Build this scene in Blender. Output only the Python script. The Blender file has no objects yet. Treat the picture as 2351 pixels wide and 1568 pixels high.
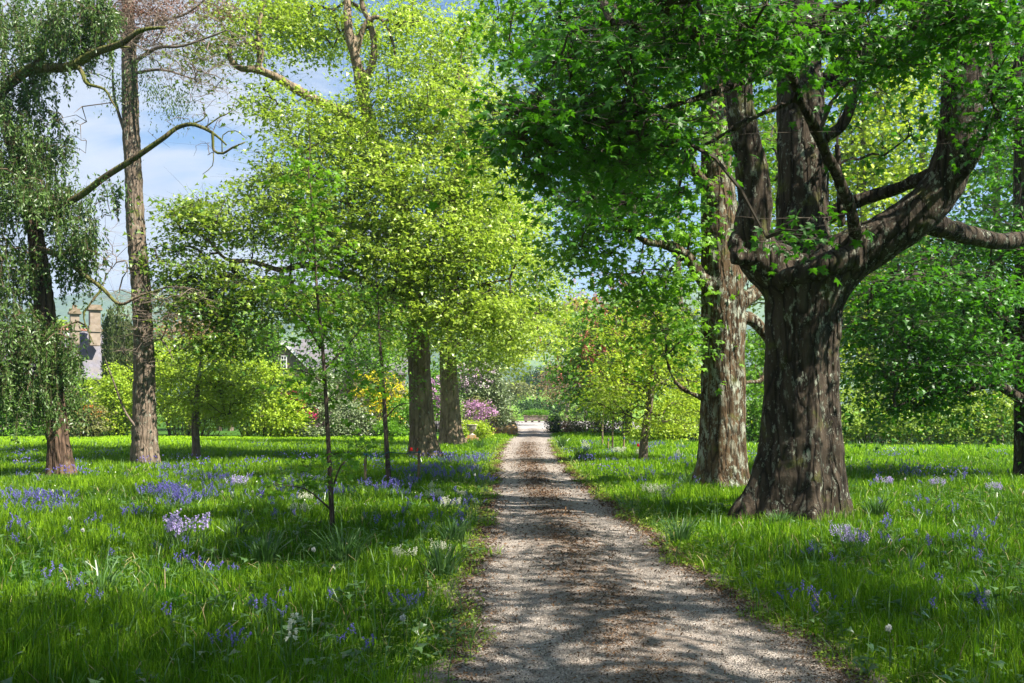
import bpy, math, numpy as np
from mathutils import Vector
R = math.radians
GRASS_N = 800000
HAZE = .00026
scene = bpy.context.scene
COL = scene.collection
# ---------------------------------------------------------------- camera
H_EYE, FPX, CX, HY = 1.75, 2286.0, 1175.5, 930.0
cd = bpy.data.cameras.new("camera"); cam = bpy.data.objects.new("camera", cd); COL.objects.link(cam)
cam.location = (0, 0, H_EYE); cam.rotation_euler = (R(90), 0, 0)
cd.lens = 35; cd.sensor_width = 36; cd.shift_y = (HY - 784) / 2351
cd.clip_end = 20000; cd.clip_start = 0.05
scene.camera = cam
# ---------------------------------------------------------------- light
SUN_EL, SUN_AZ = 50.0, 118.0          # azimuth clockwise from the view direction (+Y): right and a little behind
sun_dir = Vector((math.sin(R(SUN_AZ)) * math.cos(R(SUN_EL)), math.cos(R(SUN_AZ)) * math.cos(R(SUN_EL)), math.sin(R(SUN_EL))))
sl = bpy.data.lights.new("sun", 'SUN'); sl.energy = 5.0; sl.angle = R(0.53); sl.color = (1, 0.94, 0.84)
so = bpy.data.objects.new("sun", sl); COL.objects.link(so)
so.rotation_euler = sun_dir.to_track_quat('Z', 'Y').to_euler()
world = bpy.data.worlds.new("World"); scene.world = world; world.use_nodes = True
wn, wl = world.node_tree.nodes, world.node_tree.links
wn.clear()
w_out = wn.new('ShaderNodeOutputWorld'); w_bg = wn.new('ShaderNodeBackground'); w_bg.inputs['Strength'].default_value = 0.052
sky = wn.new('ShaderNodeTexSky'); sky.sky_type = 'NISHITA'; sky.sun_disc = False
sky.sun_elevation = R(SUN_EL); sky.sun_rotation = R(SUN_AZ); sky.altitude = 50; sky.air_density = 1.0; sky.dust_density = 0.3; sky.ozone_density = 3.0
w_tc = wn.new('ShaderNodeTexCoord'); w_sep = wn.new('ShaderNodeSeparateXYZ'); wl.new(w_tc.outputs['Generated'], w_sep.inputs[0])
def wmath(op, a, b=None):
    n = wn.new('ShaderNodeMath'); n.operation = op
    for i, v in enumerate((a, b)):
        if v is None: continue
        if isinstance(v, (int, float)): n.inputs[i].default_value = v
        else: wl.new(v, n.inputs[i])
    return n.outputs[0]
zz = wmath('ADD', wmath('ABSOLUTE', w_sep.outputs[2]), 0.12)
w_cmb = wn.new('ShaderNodeCombineXYZ'); wl.new(wmath('DIVIDE', w_sep.outputs[0], zz), w_cmb.inputs[0]); wl.new(wmath('DIVIDE', w_sep.outputs[1], zz), w_cmb.inputs[1])
w_ns = wn.new('ShaderNodeTexNoise'); w_ns.inputs['Scale'].default_value = 1.1; w_ns.inputs['Detail'].default_value = 9; w_ns.inputs['Roughness'].default_value = 0.56
w_ns.inputs['Distortion'].default_value = 0.4
w_map = wn.new('ShaderNodeMapping'); w_map.inputs['Location'].default_value = (3.3, 1.2, 0); w_map.inputs['Scale'].default_value = (1.0, 0.8, 1)
wl.new(w_cmb.outputs[0], w_map.inputs[0]); wl.new(w_map.outputs[0], w_ns.inputs['Vector'])
bias = wmath('MULTIPLY', wmath('ADD', w_sep.outputs[0], 0.12), -0.9)          # cloud bank to the left
w_sum = wmath('ADD', w_ns.outputs['Fac'], bias)
w_rp = wn.new('ShaderNodeMapRange'); w_rp.inputs['From Min'].default_value = 0.46; w_rp.inputs['From Max'].default_value = 0.60; w_rp.interpolation_type = 'SMOOTHSTEP'
wl.new(w_sum, w_rp.inputs['Value'])
w_ns2 = wn.new('ShaderNodeTexNoise'); w_ns2.inputs['Scale'].default_value = 3.0; w_ns2.inputs['Detail'].default_value = 6
wl.new(w_map.outputs[0], w_ns2.inputs['Vector'])
w_cc = wn.new('ShaderNodeMix'); w_cc.data_type = 'RGBA'; w_cc.inputs['A'].default_value = (2.4, 3.0, 4.2, 1); w_cc.inputs['B'].default_value = (5.4, 5.4, 5.4, 1)
wl.new(w_ns2.outputs['Fac'], w_cc.inputs['Factor'])
w_hs = wn.new('ShaderNodeHueSaturation'); w_hs.inputs['Saturation'].default_value = 1.3; w_hs.inputs['Value'].default_value = .85
wl.new(sky.outputs[0], w_hs.inputs['Color'])
w_mx = wn.new('ShaderNodeMix'); w_mx.data_type = 'RGBA'
wl.new(wmath('MULTIPLY', w_rp.outputs[0], 0.92), w_mx.inputs['Factor']); wl.new(w_hs.outputs[0], w_mx.inputs['A']); wl.new(w_cc.outputs['Result'], w_mx.inputs['B'])
wl.new(w_mx.outputs['Result'], w_bg.inputs['Color']); wl.new(w_bg.outputs[0], w_out.inputs[0])
scene.view_settings.view_transform = 'Standard'; scene.view_settings.look = 'None'
scene.view_settings.exposure = 1.85; scene.view_settings.gamma = 1.0
try:
    scene.cycles.max_bounces = 8; scene.cycles.diffuse_bounces = 4; scene.cycles.transmission_bounces = 4; scene.cycles.glossy_bounces = 2
    scene.cycles.volume_bounces = 0; scene.cycles.sample_clamp_indirect = 6
except Exception: pass
# ---------------------------------------------------------------- helpers
rng = np.random.default_rng(11)
def A(*v): return np.array(v, dtype=float)
def P(px, py, Y): return A((px - CX) / FPX * Y, Y, H_EYE + (HY - py) / FPX * Y)
def G(px, py):
    Y = FPX * H_EYE / (py - HY); return A((px - CX) / FPX * Y, Y, 0)
def nrm(v): return v / (np.linalg.norm(v, axis=-1, keepdims=True) + 1e-9)
class Noise:
    def __init__(s, scale, n=14, seed=0):
        r = np.random.default_rng(seed); s.k = r.normal(size=(n, 3)) / scale * 2.2; s.p = r.uniform(0, 6.28, n); s.n = n
    def __call__(s, p): return np.cos(p @ s.k.T + s.p).sum(1) / math.sqrt(s.n)
def finish(o, mat, parent=None, smooth=False, **props):
    COL.objects.link(o)
    if mat is not None: o.data.materials.append(mat)
    if parent is not None: o.parent = parent; o.matrix_parent_inverse = parent.matrix_world.inverted() if False else o.matrix_parent_inverse
    for k, v in props.items(): o[k] = v
    return o
def make_mesh(name, V, F, var=None, smooth=False):
    V = np.ascontiguousarray(V, dtype=np.float32); F = np.ascontiguousarray(F, dtype=np.int32)
    me = bpy.data.meshes.new(name); nf, k = F.shape
    me.vertices.add(len(V)); me.vertices.foreach_set('co', V.ravel())
    me.loops.add(nf * k); me.loops.foreach_set('vertex_index', F.ravel())
    me.polygons.add(nf); me.polygons.foreach_set('loop_start', np.arange(0, nf * k, k, dtype=np.int32))
    me.polygons.foreach_set('use_smooth', np.full(nf, smooth))
    me.update(calc_edges=True)
    if var is not None:
        a = me.attributes.new('var', 'FLOAT', 'POINT'); a.data.foreach_set('value', np.ascontiguousarray(var, dtype=np.float32))
    return me
def put(name, V, F, mat, root=None, var=None, smooth=False, org=None, **props):
    """link a mesh; with a root, vertices are made local to the root's location"""
    V = np.asarray(V, dtype=float)
    if root is not None: V = V - np.array(root.location)
    elif org is not None: V = V - org
    o = bpy.data.objects.new(name, make_mesh(name, V, F, var, smooth))
    if org is not None and root is None: o.location = org
    finish(o, mat, root)
    for k, v in props.items(): o[k] = v
    return o
def thing(name, label, cat, loc, group=None):
    o = bpy.data.objects.new(name, None); COL.objects.link(o); o.location = loc; o.empty_display_size = 0.3
    o['label'] = label; o['category'] = cat
    if group: o['group'] = group
    return o
def join(parts):
    Vs, Fs, vs, n = [], [], [], 0
    for p in parts:
        Vs.append(p[0]); Fs.append(p[1] + n); n += len(p[0])
        if len(p) > 2: vs.append(p[2])
    return (np.vstack(Vs), np.vstack(Fs)) + ((np.concatenate(vs),) if vs else ())
def spline(pts, rad, step):
    pts = np.array(pts, float); rad = np.array(rad, float)
    if len(pts) < 3:
        n = max(2, int(np.linalg.norm(pts[-1] - pts[0]) / step) + 1); t = np.linspace(0, 1, n)[:, None]
        return pts[0] * (1 - t) + pts[-1] * t, np.linspace(rad[0], rad[-1], n)
    Pp = np.vstack([2 * pts[0] - pts[1], pts, 2 * pts[-1] - pts[-2]]); out, ro = [], []
    for i in range(len(pts) - 1):
        p0, p1, p2, p3 = Pp[i:i + 4]; n = max(1, int(np.linalg.norm(p2 - p1) / step + 0.5))
        for t in np.arange(n) / n:
            out.append(0.5 * ((2 * p1) + (p2 - p0) * t + (2 * p0 - 5 * p1 + 4 * p2 - p3) * t * t + (3 * p1 - p0 - 3 * p2 + p3) * t ** 3))
            ro.append(rad[i] * (1 - t) + rad[i + 1] * t)
    out.append(pts[-1]); ro.append(rad[-1])
    return np.array(out), np.array(ro)
def tube(pts, rad, seg=10, step=None, f=None):
    """closed tapered tube, triangles; f(theta, points) scales the radius"""
    if step: pts, rad = spline(pts, rad, step)
    pts = np.array(pts, float); rad = np.array(rad, float); n = len(pts)
    T = np.gradient(pts, axis=0); T = nrm(T)
    ref = A(1, 0, 0) if abs(T[0][0]) < 0.8 else A(0, 1, 0)
    U = np.zeros_like(pts); u = nrm(ref - T[0] * (ref @ T[0]))
    for i in range(n):
        u = nrm(u - T[i] * (u @ T[i])); U[i] = u
    W = np.cross(T, U); th = np.linspace(0, 2 * math.pi, seg, endpoint=False)
    rr = np.repeat(rad[:, None], seg, 1)
    if f is not None: rr = rr * f(np.tile(th, (n, 1)), pts)
    V = pts[:, None, :] + rr[..., None] * (np.cos(th)[None, :, None] * U[:, None, :] + np.sin(th)[None, :, None] * W[:, None, :])
    V = V.reshape(-1, 3); i = np.arange(n - 1)[:, None] * seg; j = np.arange(seg)[None, :]; j2 = (j + 1) % seg
    a, b, c, d = (i + j).ravel(), (i + j2).ravel(), (i + seg + j2).ravel(), (i + seg + j).ravel()
    F = np.vstack([np.stack([a, b, c], 1), np.stack([a, c, d], 1)])
    V = np.vstack([V, pts[0], pts[-1]]); nb = n * seg; jj = np.arange(seg); k2 = (jj + 1) % seg
    F = np.vstack([F, np.stack([np.full(seg, nb), k2, jj], 1), np.stack([np.full(seg, nb + 1), nb - seg + jj, nb - seg + k2], 1)])
    return V, F
def lathe(prof, seg=24):
    prof = np.array(prof, float); n = len(prof); th = np.linspace(0, 2 * math.pi, seg, endpoint=False)
    V = np.stack([prof[:, 0][:, None] * np.cos(th), prof[:, 0][:, None] * np.sin(th), np.repeat(prof[:, 1][:, None], seg, 1)], -1).reshape(-1, 3)
    i = np.arange(n - 1)[:, None] * seg; j = np.arange(seg)[None, :]; j2 = (j + 1) % seg
    a, b, c, d = (i + j).ravel(), (i + j2).ravel(), (i + seg + j2).ravel(), (i + seg + j).ravel()
    return V, np.vstack([np.stack([a, b, c], 1), np.stack([a, c, d], 1)])
BOXF = np.array([[0, 2, 3], [0, 3, 1], [4, 5, 7], [4, 7, 6], [0, 1, 5], [0, 5, 4], [2, 6, 7], [2, 7, 3], [0, 4, 6], [0, 6, 2], [1, 3, 7], [1, 7, 5]])
def box(c, s, rz=0.0):
    V = np.array([[x, y, z] for z in (-.5, .5) for y in (-.5, .5) for x in (-.5, .5)]) * np.array(s)
    cs, sn = math.cos(rz), math.sin(rz); V = V @ np.array([[cs, sn, 0], [-sn, cs, 0], [0, 0, 1]])
    return V + np.array(c), BOXF.copy()
# leaf templates: x side, y tip, z normal
def fan(ring, droop=0.18, c=(0, .2)):
    r = np.array(ring + [], float); V = np.vstack([[c], r]); z = -droop * (V[:, 0] ** 2 * 1.3 + V[:, 1] ** 2 * 0.7)
    n = len(r); F = np.array([[0, 1 + i, 1 + (i + 1) % n] for i in range(n)]); return np.column_stack([V, z]), F
half = [(.22, -.2), (.62, -.12), (.36, .14), (.74, .5), (.27, .47)]
MAPLE = fan([(0, -.06)] + half + [(0, 1)] + [(-x, y) for x, y in half[::-1]], 0.3)
MID = fan([(0, 0), (.55, .05), (.24, .36), (0, 1), (-.24, .36), (-.55, .05)], 0.25, (0, .22))
MID = (MID[0], MID[1])
FAR = (np.array([[0, 0, 0], [.42, .45, -.1], [0, 1, -.12], [-.42, .45, -.1]], float), np.array([[0, 1, 2], [0, 2, 3]]))
NARROW = (np.array([[0, 0, 0], [.2, .45, .03], [0, 1, -.1], [-.2, .45, .03]], float), np.array([[0, 1, 2], [0, 2, 3]]))
def instance(tmpl, pos, tip, nor, size, var):
    """many copies of a template as one mesh"""
    TV, TF = tmpl; n = len(pos); tip = nrm(tip); x = nrm(np.cross(tip, nor)); z = np.cross(x, tip)
    B = np.stack([x, tip, z], 1)                          # n,3,3
    size = np.broadcast_to(np.asarray(size, float).reshape(-1, 1, 1), (n, 1, 1)) if np.ndim(size) < 2 else size
    V = pos[:, None, :] + np.einsum('kc,ncd->nkd', TV, B) * size
    F = TF[None] + (np.arange(n) * len(TV))[:, None, None]
    return V.reshape(-1, 3), F.reshape(-1, 3), np.repeat(var, len(TV))
STICK = (np.array([[-.5, 0, -.3], [.5, 0, -.3], [0, 0, .6], [-.2, 1, -.1], [.2, 1, -.1], [0, 1, .25]], float),
         np.array([[0, 1, 4], [0, 4, 3], [1, 2, 5], [1, 5, 4], [2, 0, 3], [2, 3, 5]]))
def sticks(p0, p1, r):
    d = p1 - p0; L = np.linalg.norm(d, axis=1); t = nrm(d); ref = np.where(np.abs(t[:, 2:3]) > .9, A(1, 0, 0), A(0, 0, 1)); x = nrm(np.cross(t, ref)); z = np.cross(x, t)
    TV, TF = STICK; n = len(p0); r = np.broadcast_to(r, (n,))
    V = p0[:, None] + TV[None, :, 0:1] * 2 * r[:, None, None] * x[:, None] + TV[None, :, 1:2] * d[:, None] + TV[None, :, 2:3] * 2 * r[:, None, None] * z[:, None]
    return V.reshape(-1, 3), (TF[None] + (np.arange(n) * 6)[:, None, None]).reshape(-1, 3)
# ---------------------------------------------------------------- materials
class NT:
    def __init__(s, name):
        s.m = bpy.data.materials.new(name); s.m.use_nodes = True; s.n = s.m.node_tree.nodes; s.l = s.m.node_tree.links; s.n.clear()
        s.out = s.n.new('ShaderNodeOutputMaterial')
    def node(s, t, **kw):
        n = s.n.new(t)
        for k, v in kw.items():
            if hasattr(n, k) and not k[0].isupper(): setattr(n, k, v)
            else: s.set(n, k, v)
        return n
    def set(s, n, k, v):
        if isinstance(v, bpy.types.NodeSocket): s.l.new(v, n.inputs[k])
        else: n.inputs[k].default_value = v
    def noise(s, vec, scale, detail=4, rough=.55, dist=0):
        n = s.n.new('ShaderNodeTexNoise'); s.l.new(vec, n.inputs['Vector']); n.inputs['Scale'].default_value = scale
        n.inputs['Detail'].default_value = detail; n.inputs['Roughness'].default_value = rough; n.inputs['Distortion'].default_value = dist; return n.outputs['Fac']
    def coord(s, scale=(1, 1, 1), kind='Object'):
        t = s.n.new('ShaderNodeTexCoord'); m = s.n.new('ShaderNodeMapping'); m.inputs['Scale'].default_value = scale; s.l.new(t.outputs[kind], m.inputs[0]); return m.outputs[0]
    def ramp(s, fac, stops):
        r = s.n.new('ShaderNodeValToRGB'); e = r.color_ramp.elements
        while len(e) < len(stops): e.new(0.5)
        for el, (p, c) in zip(e, stops): el.position = p; el.color = (c[0], c[1], c[2], 1) if hasattr(c, '__len__') else (c, c, c, 1)
        s.l.new(fac, r.inputs[0]); return r.outputs['Color']
    def mix(s, f, a, b, mode='MIX'):
        m = s.n.new('ShaderNodeMix'); m.data_type = 'RGBA'; m.blend_type = mode
        s.set(m, 'Factor', f)
        for k, v in (('A', a), ('B', b)):
            if isinstance(v, bpy.types.NodeSocket): s.l.new(v, m.inputs[k])
            else: m.inputs[k].default_value = (*v, 1)
        return m.outputs['Result']
    def math(s, op, a, b):
        m = s.n.new('ShaderNodeMath'); m.operation = op
        for i, v in enumerate((a, b)): s.set(m, i, v)
        return m.outputs[0]
    def bump(s, h, strength, dist):
        b = s.n.new('ShaderNodeBump'); b.inputs['Strength'].default_value = strength; b.inputs['Distance'].default_value = dist; s.l.new(h, b.inputs['Height']); return b.outputs[0]
    def principled(s, color, rough=.8, normal=None, spec=.3):
        p = s.n.new('ShaderNodeBsdfPrincipled'); s.set(p, 'Base Color', color if isinstance(color, bpy.types.NodeSocket) else (*color, 1)); s.set(p, 'Roughness', rough)
        p.inputs['Specular IOR Level'].default_value = spec
        if normal is not None: s.l.new(normal, p.inputs['Normal'])
        s.l.new(p.outputs[0], s.out.inputs[0]); return p
def foliage(name, dark, light, trans, tf=.4, rough=.45, spec=.35):
    t = NT(name); at = t.node('ShaderNodeAttribute', attribute_name='var'); f = at.outputs['Fac']
    col = t.ramp(f, [(0.0, dark), (0.55, tuple((a + b) / 2 for a, b in zip(dark, light))), (1.0, light)])
    tc = t.ramp(f, [(0.0, tuple(.6 * c for c in trans)), (1.0, trans)])
    p = t.principled(col, rough, None, spec); tr = t.node('ShaderNodeBsdfTranslucent'); t.l.new(tc, tr.inputs['Color'])
    m = t.n.new('ShaderNodeMixShader'); m.inputs[0].default_value = tf; t.l.new(p.outputs[0], m.inputs[1]); t.l.new(tr.outputs[0], m.inputs[2]); t.l.new(m.outputs[0], t.out.inputs[0])
    return t.m
def bark(name, c1, c2, lichen=(.33, .35, .27), la=.55, moss=0.5, fis=9.0, vs=.16, bump=.9, dist=.05, crk=.75):
    t = NT(name); v = t.coord((1, 1, vs)); o = t.coord()
    n1 = t.noise(v, fis, 8, .65, .3); n2 = t.noise(o, 1.3, 4); n3 = t.noise(v, fis * 3.2, 6, .7)
    vo = t.node('ShaderNodeTexVoronoi', feature='DISTANCE_TO_EDGE'); t.l.new(t.mix(0.16, v, t.node('ShaderNodeTexNoise', Vector=v, Scale=6.0).outputs['Color'], 'ADD'), vo.inputs['Vector']); vo.inputs['Scale'].default_value = fis * .75
    crack = t.ramp(vo.outputs['Distance'], [(0.0, 0.0), (.16, 1.0)])
    col = t.ramp(n1, [(.3, c1), (.62, c2)]); col = t.mix(t.ramp(n2, [(.35, 0.0), (.65, .55)]), col, tuple(x * .62 for x in c2))
    col = t.mix(t.ramp(vo.outputs['Distance'], [(0.0, crk), (.12, 0.0)]), col, tuple(x * .3 for x in c1))
    # lichen crusts
    vl = t.coord((1, 1, .45)); l1 = t.noise(vl, 10, 8, .74); l2 = t.noise(o, 1.6, 3)
    lm = t.math('MULTIPLY', t.ramp(l1, [(.70 - .22 * la, 0.0), (.725 - .22 * la, 1.0)]), t.ramp(l2, [(.38, 0.0), (.56, 1.0)]))
    vl2 = t.noise(vl, 17, 6, .7); lm2 = t.math('MULTIPLY', t.ramp(vl2, [(.66 - .08 * la, 0.0), (.70 - .08 * la, .8)]), t.ramp(l2, [(.3, .2), (.5, 1.0)]))
    lm = t.math('MAXIMUM', lm, lm2)
    col = t.mix(t.math('MULTIPLY', lm, .85 if la > 0 else 0.0), col, lichen)
    m1 = t.noise(o, 2.2, 5, .65); col = t.mix(t.ramp(m1, [(.66 - .2 * moss, 0.0), (.80 - .2 * moss, .8)]), col, (.10, .115, .02))
    h = t.math('ADD', t.math('MULTIPLY', crack, .7), t.math('ADD', n1, t.math('MULTIPLY', n3, .5)))
    h = t.math('ADD', h, t.math('MULTIPLY', lm, .25))
    t.principled(col, .9, t.bump(h, bump, dist), .15); return t.m
def stone(name, c1, c2, scale=3.0, bump=.4, moss=None):
    t = NT(name); o = t.coord(); n = t.noise(o, scale, 8, .65); col = t.ramp(n, [(.3, c1), (.7, c2)])
    if moss: col = t.mix(t.ramp(t.noise(o, scale * 1.4, 5), [(.42, 0.0), (.58, .9)]), col, moss)
    t.principled(col, .9, t.bump(t.noise(o, scale * 6, 6), bump, .02), .2); return t.m
def plain(name, c, rough=.6, spec=.3):
    t = NT(name); o = t.coord(); n = t.noise(o, 7, 5); t.principled(t.ramp(n, [(.3, tuple(x * .8 for x in c)), (.7, c)]), rough, None, spec); return t.m
M = {}
M['bark_big'] = bark('bark_sycamore_old', (.022, .0165, .011), (.082, .062, .043), la=.62, moss=.4, fis=7, dist=.09)
M['bark_lichen'] = bark('bark_sycamore_lichen', (.032, .021, .011), (.13, .085, .046), la=.85, moss=.4, fis=9)
M['bark_pale'] = bark('bark_sycamore_pale', (.07, .05, .034), (.30, .225, .15), la=.5, moss=.5, fis=7, crk=.35, vs=.3)
M['bark_tall'] = bark('bark_dead', (.06, .045, .032), (.25, .19, .14), lichen=(.33, .36, .28), la=.6, moss=.3, fis=12, dist=.035, crk=.4)
M['bark_red'] = bark('bark_weeping', (.04, .026, .018), (.14, .09, .06), la=.2, moss=.5, fis=8)
M['bark_moss'] = bark('bark_mossy', (.06, .04, .025), (.2, .14, .09), la=.3, moss=1.3, fis=8)
M['bark_thin'] = bark('bark_sapling', (.05, .038, .028), (.14, .1, .075), la=.15, moss=.15, fis=20, dist=.01)
M['twig'] = plain('twig_dark', (.055, .042, .03), .85)
M['twig_pale'] = plain('twig_pale', (.17, .13, .10), .85)
M['twig_moss'] = plain('twig_ochre', (.12, .085, .05), .85)
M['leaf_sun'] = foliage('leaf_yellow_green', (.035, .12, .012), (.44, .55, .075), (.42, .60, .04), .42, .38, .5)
M['leaf_maple'] = foliage('leaf_maple', (.022, .085, .008), (.075, .23, .014), (.11, .36, .010), .38, .42)
M['leaf_mid'] = foliage('leaf_green', (.045, .13, .01), (.19, .38, .025), (.23, .5, .02), .42)
M['leaf_bright'] = foliage('leaf_bright', (.14, .26, .015), (.48, .60, .045), (.52, .68, .03), .42)
M['leaf_small'] = foliage('leaf_weeping', (.03, .075, .016), (.13, .215, .045), (.13, .25, .03), .3, .4, .5)
M['leaf_dark'] = foliage('leaf_dark', (.018, .05, .012), (.06, .13, .02), (.06, .15, .02), .3, .45)
M['leaf_grey'] = foliage('leaf_grey_green', (.06, .1, .035), (.28, .34, .17), (.2, .3, .08), .25, .35, .5)
M['leaf_yew'] = foliage('leaf_yew', (.03, .055, .015), (.13, .17, .045), (.08, .12, .02), .15)
M['leaf_copper'] = foliage('leaf_copper', (.16, .09, .04), (.42, .27, .13), (.4, .22, .08), .35)
M['leaf_olive'] = foliage('leaf_olive', (.08, .1, .03), (.24, .25, .07), (.24, .24, .05), .3)
M['fl_pink'] = foliage('flower_pink', (.5, .02, .12), (.75, .07, .27), (.7, .05, .2), .3)
M['fl_purple'] = foliage('flower_purple', (.34, .14, .30), (.66, .40, .60), (.5, .28, .45), .3)
M['fl_lilac'] = foliage('flower_pale_pink', (.5, .3, .42), (.85, .7, .78), (.7, .5, .6), .3)
M['fl_yellow'] = foliage('flower_yellow', (.68, .58, .01), (.88, .82, .04), (.8, .7, .02), .35)
M['fl_orange'] = foliage('flower_orange', (.6, .15, .03), (.8, .36, .08), (.7, .3, .05), .35)
M['fl_candle'] = foliage('flower_candle', (.5, .07, .08), (.78, .28, .24), (.6, .2, .15), .25)
M['fl_blue'] = foliage('flower_bluebell', (.085, .065, .33), (.20, .165, .56), (.16, .12, .5), .35)
M['fl_pale'] = foliage('flower_pale_lilac', (.36, .27, .62), (.7, .6, .85), (.5, .4, .7), .35)
M['fl_white'] = foliage('flower_cream', (.55, .55, .42), (.82, .82, .68), (.7, .72, .5), .35)
M['fl_red'] = foliage('flower_tulip', (.4, .008, .01), (.65, .02, .02), (.6, .02, .01), .3)
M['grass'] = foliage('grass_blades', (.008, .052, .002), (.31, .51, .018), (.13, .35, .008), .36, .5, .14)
M['needles_dead'] = foliage('needles_dead', (.10, .045, .03), (.32, .17, .12), (.2, .1, .07), .2)
M['grass_sun'] = foliage('grass_lawn', (.07, .16, .014), (.17, .32, .03), (.18, .34, .02), .35)
M['strap'] = foliage('strap_leaf', (.03, .08, .02), (.12, .21, .06), (.1, .25, .03), .3, .35, .5)
M['verge'] = foliage('verge_leaf', (.08, .15, .015), (.26, .34, .04), (.3, .4, .03), .35)
M['litter'] = foliage('leaf_litter', (.04, .026, .016), (.20, .115, .06), (.15, .08, .04), .1, .8, .1)
# ---------------------------------------------------------------- tree building
def grow(nodes, targets, tip_r=.008, power=.47, kink=.1, seglen=.55, maxr=None, up=.12):
    """branch network from limb points to targets; returns tube mesh"""
    pos = [np.array(p) for p in nodes]; par = [-1] * len(nodes); root_n = len(nodes); conns = []
    NA = np.zeros((len(nodes) + len(targets) * 14, 3)); NA[:len(nodes)] = nodes; cnt = len(nodes)
    d0 = np.min(np.linalg.norm(targets[:, None] - NA[None, :cnt], axis=2), axis=1)
    for ti in np.argsort(d0):
        t = targets[ti]; d = np.linalg.norm(NA[:cnt] - t, axis=1); d = d + 0.35 * np.maximum(0, NA[:cnt, 2] - t[2]); k = int(np.argmin(d))
        p0 = NA[k]; L = np.linalg.norm(t - p0)
        if L < .05: continue
        n = int(min(12, max(2, L / seglen + 1))); s = np.linspace(0, 1, n + 1)[1:, None]
        off = rng.normal(size=3) * kink * L; off[2] = abs(off[2]) * .6 + up * L
        path = p0 * (1 - s) + t * s + off * np.sin(s * math.pi) * .8 + rng.normal(size=(n, 3)) * .035 * min(L, 2.5) * (s < 1)
        ids = [k]
        for q in path: NA[cnt] = q; par.append(ids[-1]); ids.append(cnt); cnt += 1
        conns.append(ids)
    w = np.ones(cnt)
    for i in range(cnt - 1, root_n - 1, -1): w[par[i]] += w[i] * (1 if i >= root_n else 0)
    ends = np.zeros(cnt)
    for c in conns: ends[c[-1]] = 1
    w = ends.copy()
    for i in range(cnt - 1, root_n - 1, -1): w[par[i]] += w[i]
    w = np.maximum(w, 1); r = tip_r * w ** power * 1.35
    if maxr: r = np.minimum(r, maxr)
    parts = []
    for c in conns:
        rr = r[c].copy(); rr[0] = min(rr[0], rr[1] * 1.35); rr[-1] *= .55
        parts.append(tube(NA[c], rr, 5 if rr[0] < .04 else 7))
    return join(parts)
def in_ell(E):
    """E: list of (centre, (rx,ry,rz), n)"""
    out = []
    for c, r, n in E:
        d = nrm(rng.normal(size=(n, 3))) * (rng.uniform(0, 1, (n, 1)) ** (1 / 2.4)); out.append(np.array(c) + d * np.array(r))
    return np.vstack(out)
def EP(px, py, Y, rx, ry, rY, n): return (P(px, py, Y), (rx / FPX * Y, rY, ry / FPX * Y), n)
def spray(T, n, cr, thick, size, tmpl, tilt=.45, droop=.25, out=.6, hang=.25):
    """n leaves in a flattened spray about every target"""
    m = len(T); k = m * n; c = np.repeat(T, n, 0); cl = np.repeat(rng.uniform(0, 1, m), n); sc = np.repeat(rng.uniform(.7, 1.3, m), n)[:, None]
    tl = np.repeat(rng.normal(size=(m, 2)) * .22, n, 0)
    d = rng.normal(size=(k, 3)) * A(cr, cr, thick) * .62 * sc
    d[:, 2] += (d[:, :2] * tl).sum(1) - droop * (d[:, 0] ** 2 + d[:, 1] ** 2) / max(cr, .01)
    tip = nrm(np.column_stack([d[:, 0], d[:, 1], np.zeros(k)])) * out + rng.normal(size=(k, 3)) * .45; tip[:, 2] -= hang
    nor = A(0, 0, 1) + rng.normal(size=(k, 3)) * tilt
    s = size * rng.uniform(.45, 1.2, k); var = np.clip(.5 * cl + .5 * rng.uniform(0, 1, k) , 0, 1)
    return instance(tmpl, c + d, tip, nor, s, var)
def twiglets(T, n, cr, r=.004):
    c = np.repeat(T, n, 0); d = rng.normal(size=(len(c), 3)) * A(cr, cr, cr * .35); mid = c + d * .5 + rng.normal(size=c.shape) * .08 * cr
    return join([sticks(c, mid, r), sticks(mid, c + d, r * .7)])
def big_trunk(root, tubes, mat, voxel=.04, smooth=6, name='trunk', disp=.05, dscale=.35):
    V, F = join(tubes); o = put(name, V, F, mat, root, smooth=True)
    m = o.modifiers.new('remesh', 'REMESH'); m.mode = 'VOXEL'; m.voxel_size = voxel; m.use_smooth_shade = True
    s = o.modifiers.new('smooth', 'SMOOTH'); s.iterations = smooth; s.factor = .5
    if disp:
        tx = bpy.data.textures.new('bark_relief', 'CLOUDS'); tx.noise_scale = dscale; tx.noise_depth = 3
        d = o.modifiers.new('relief', 'DISPLACE'); d.texture = tx; d.texture_coords = 'LOCAL'; d.strength = disp; d.mid_level = .5
    return o
def pts(L):   # [(px,py,Y,r)]
    return [P(a, b, c) for a, b, c, _ in L], [r for *_, r in L]
def limb(L, seg=14, step=.12, f=None):
    p, r = pts(L); return tube(p, r, seg, step, f)
def limb_nodes(L, step=.3, skip=0.0):
    p, r = pts(L); q, _ = spline(p, r, step); return q[int(len(q) * skip):]
def flare_fn(base_z, amp=.28, lobes=(5, 7), decay=.45, flute=.05, seed=1, shape=None):
    r = np.random.default_rng(seed); ph = r.uniform(0, 6.28, 6)
    def f(th, p):
        z = (p[:, 2] - base_z)[:, None]; e = np.exp(-np.maximum(z, 0) / decay)
        lob = np.maximum(0, np.cos(lobes[0] * th + ph[0])) ** 1.5 * .6 + np.maximum(0, np.cos(lobes[1] * th + ph[1])) * .4
        g = 1 + amp * e * (lob * 1.6) + flute * (np.cos(lobes[0] * th + ph[0] + z * .25) + .6 * np.cos(9 * th + ph[3] - z * .3) + .4 * np.cos(14 * th + ph[4]))
        return g
    return f
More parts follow.
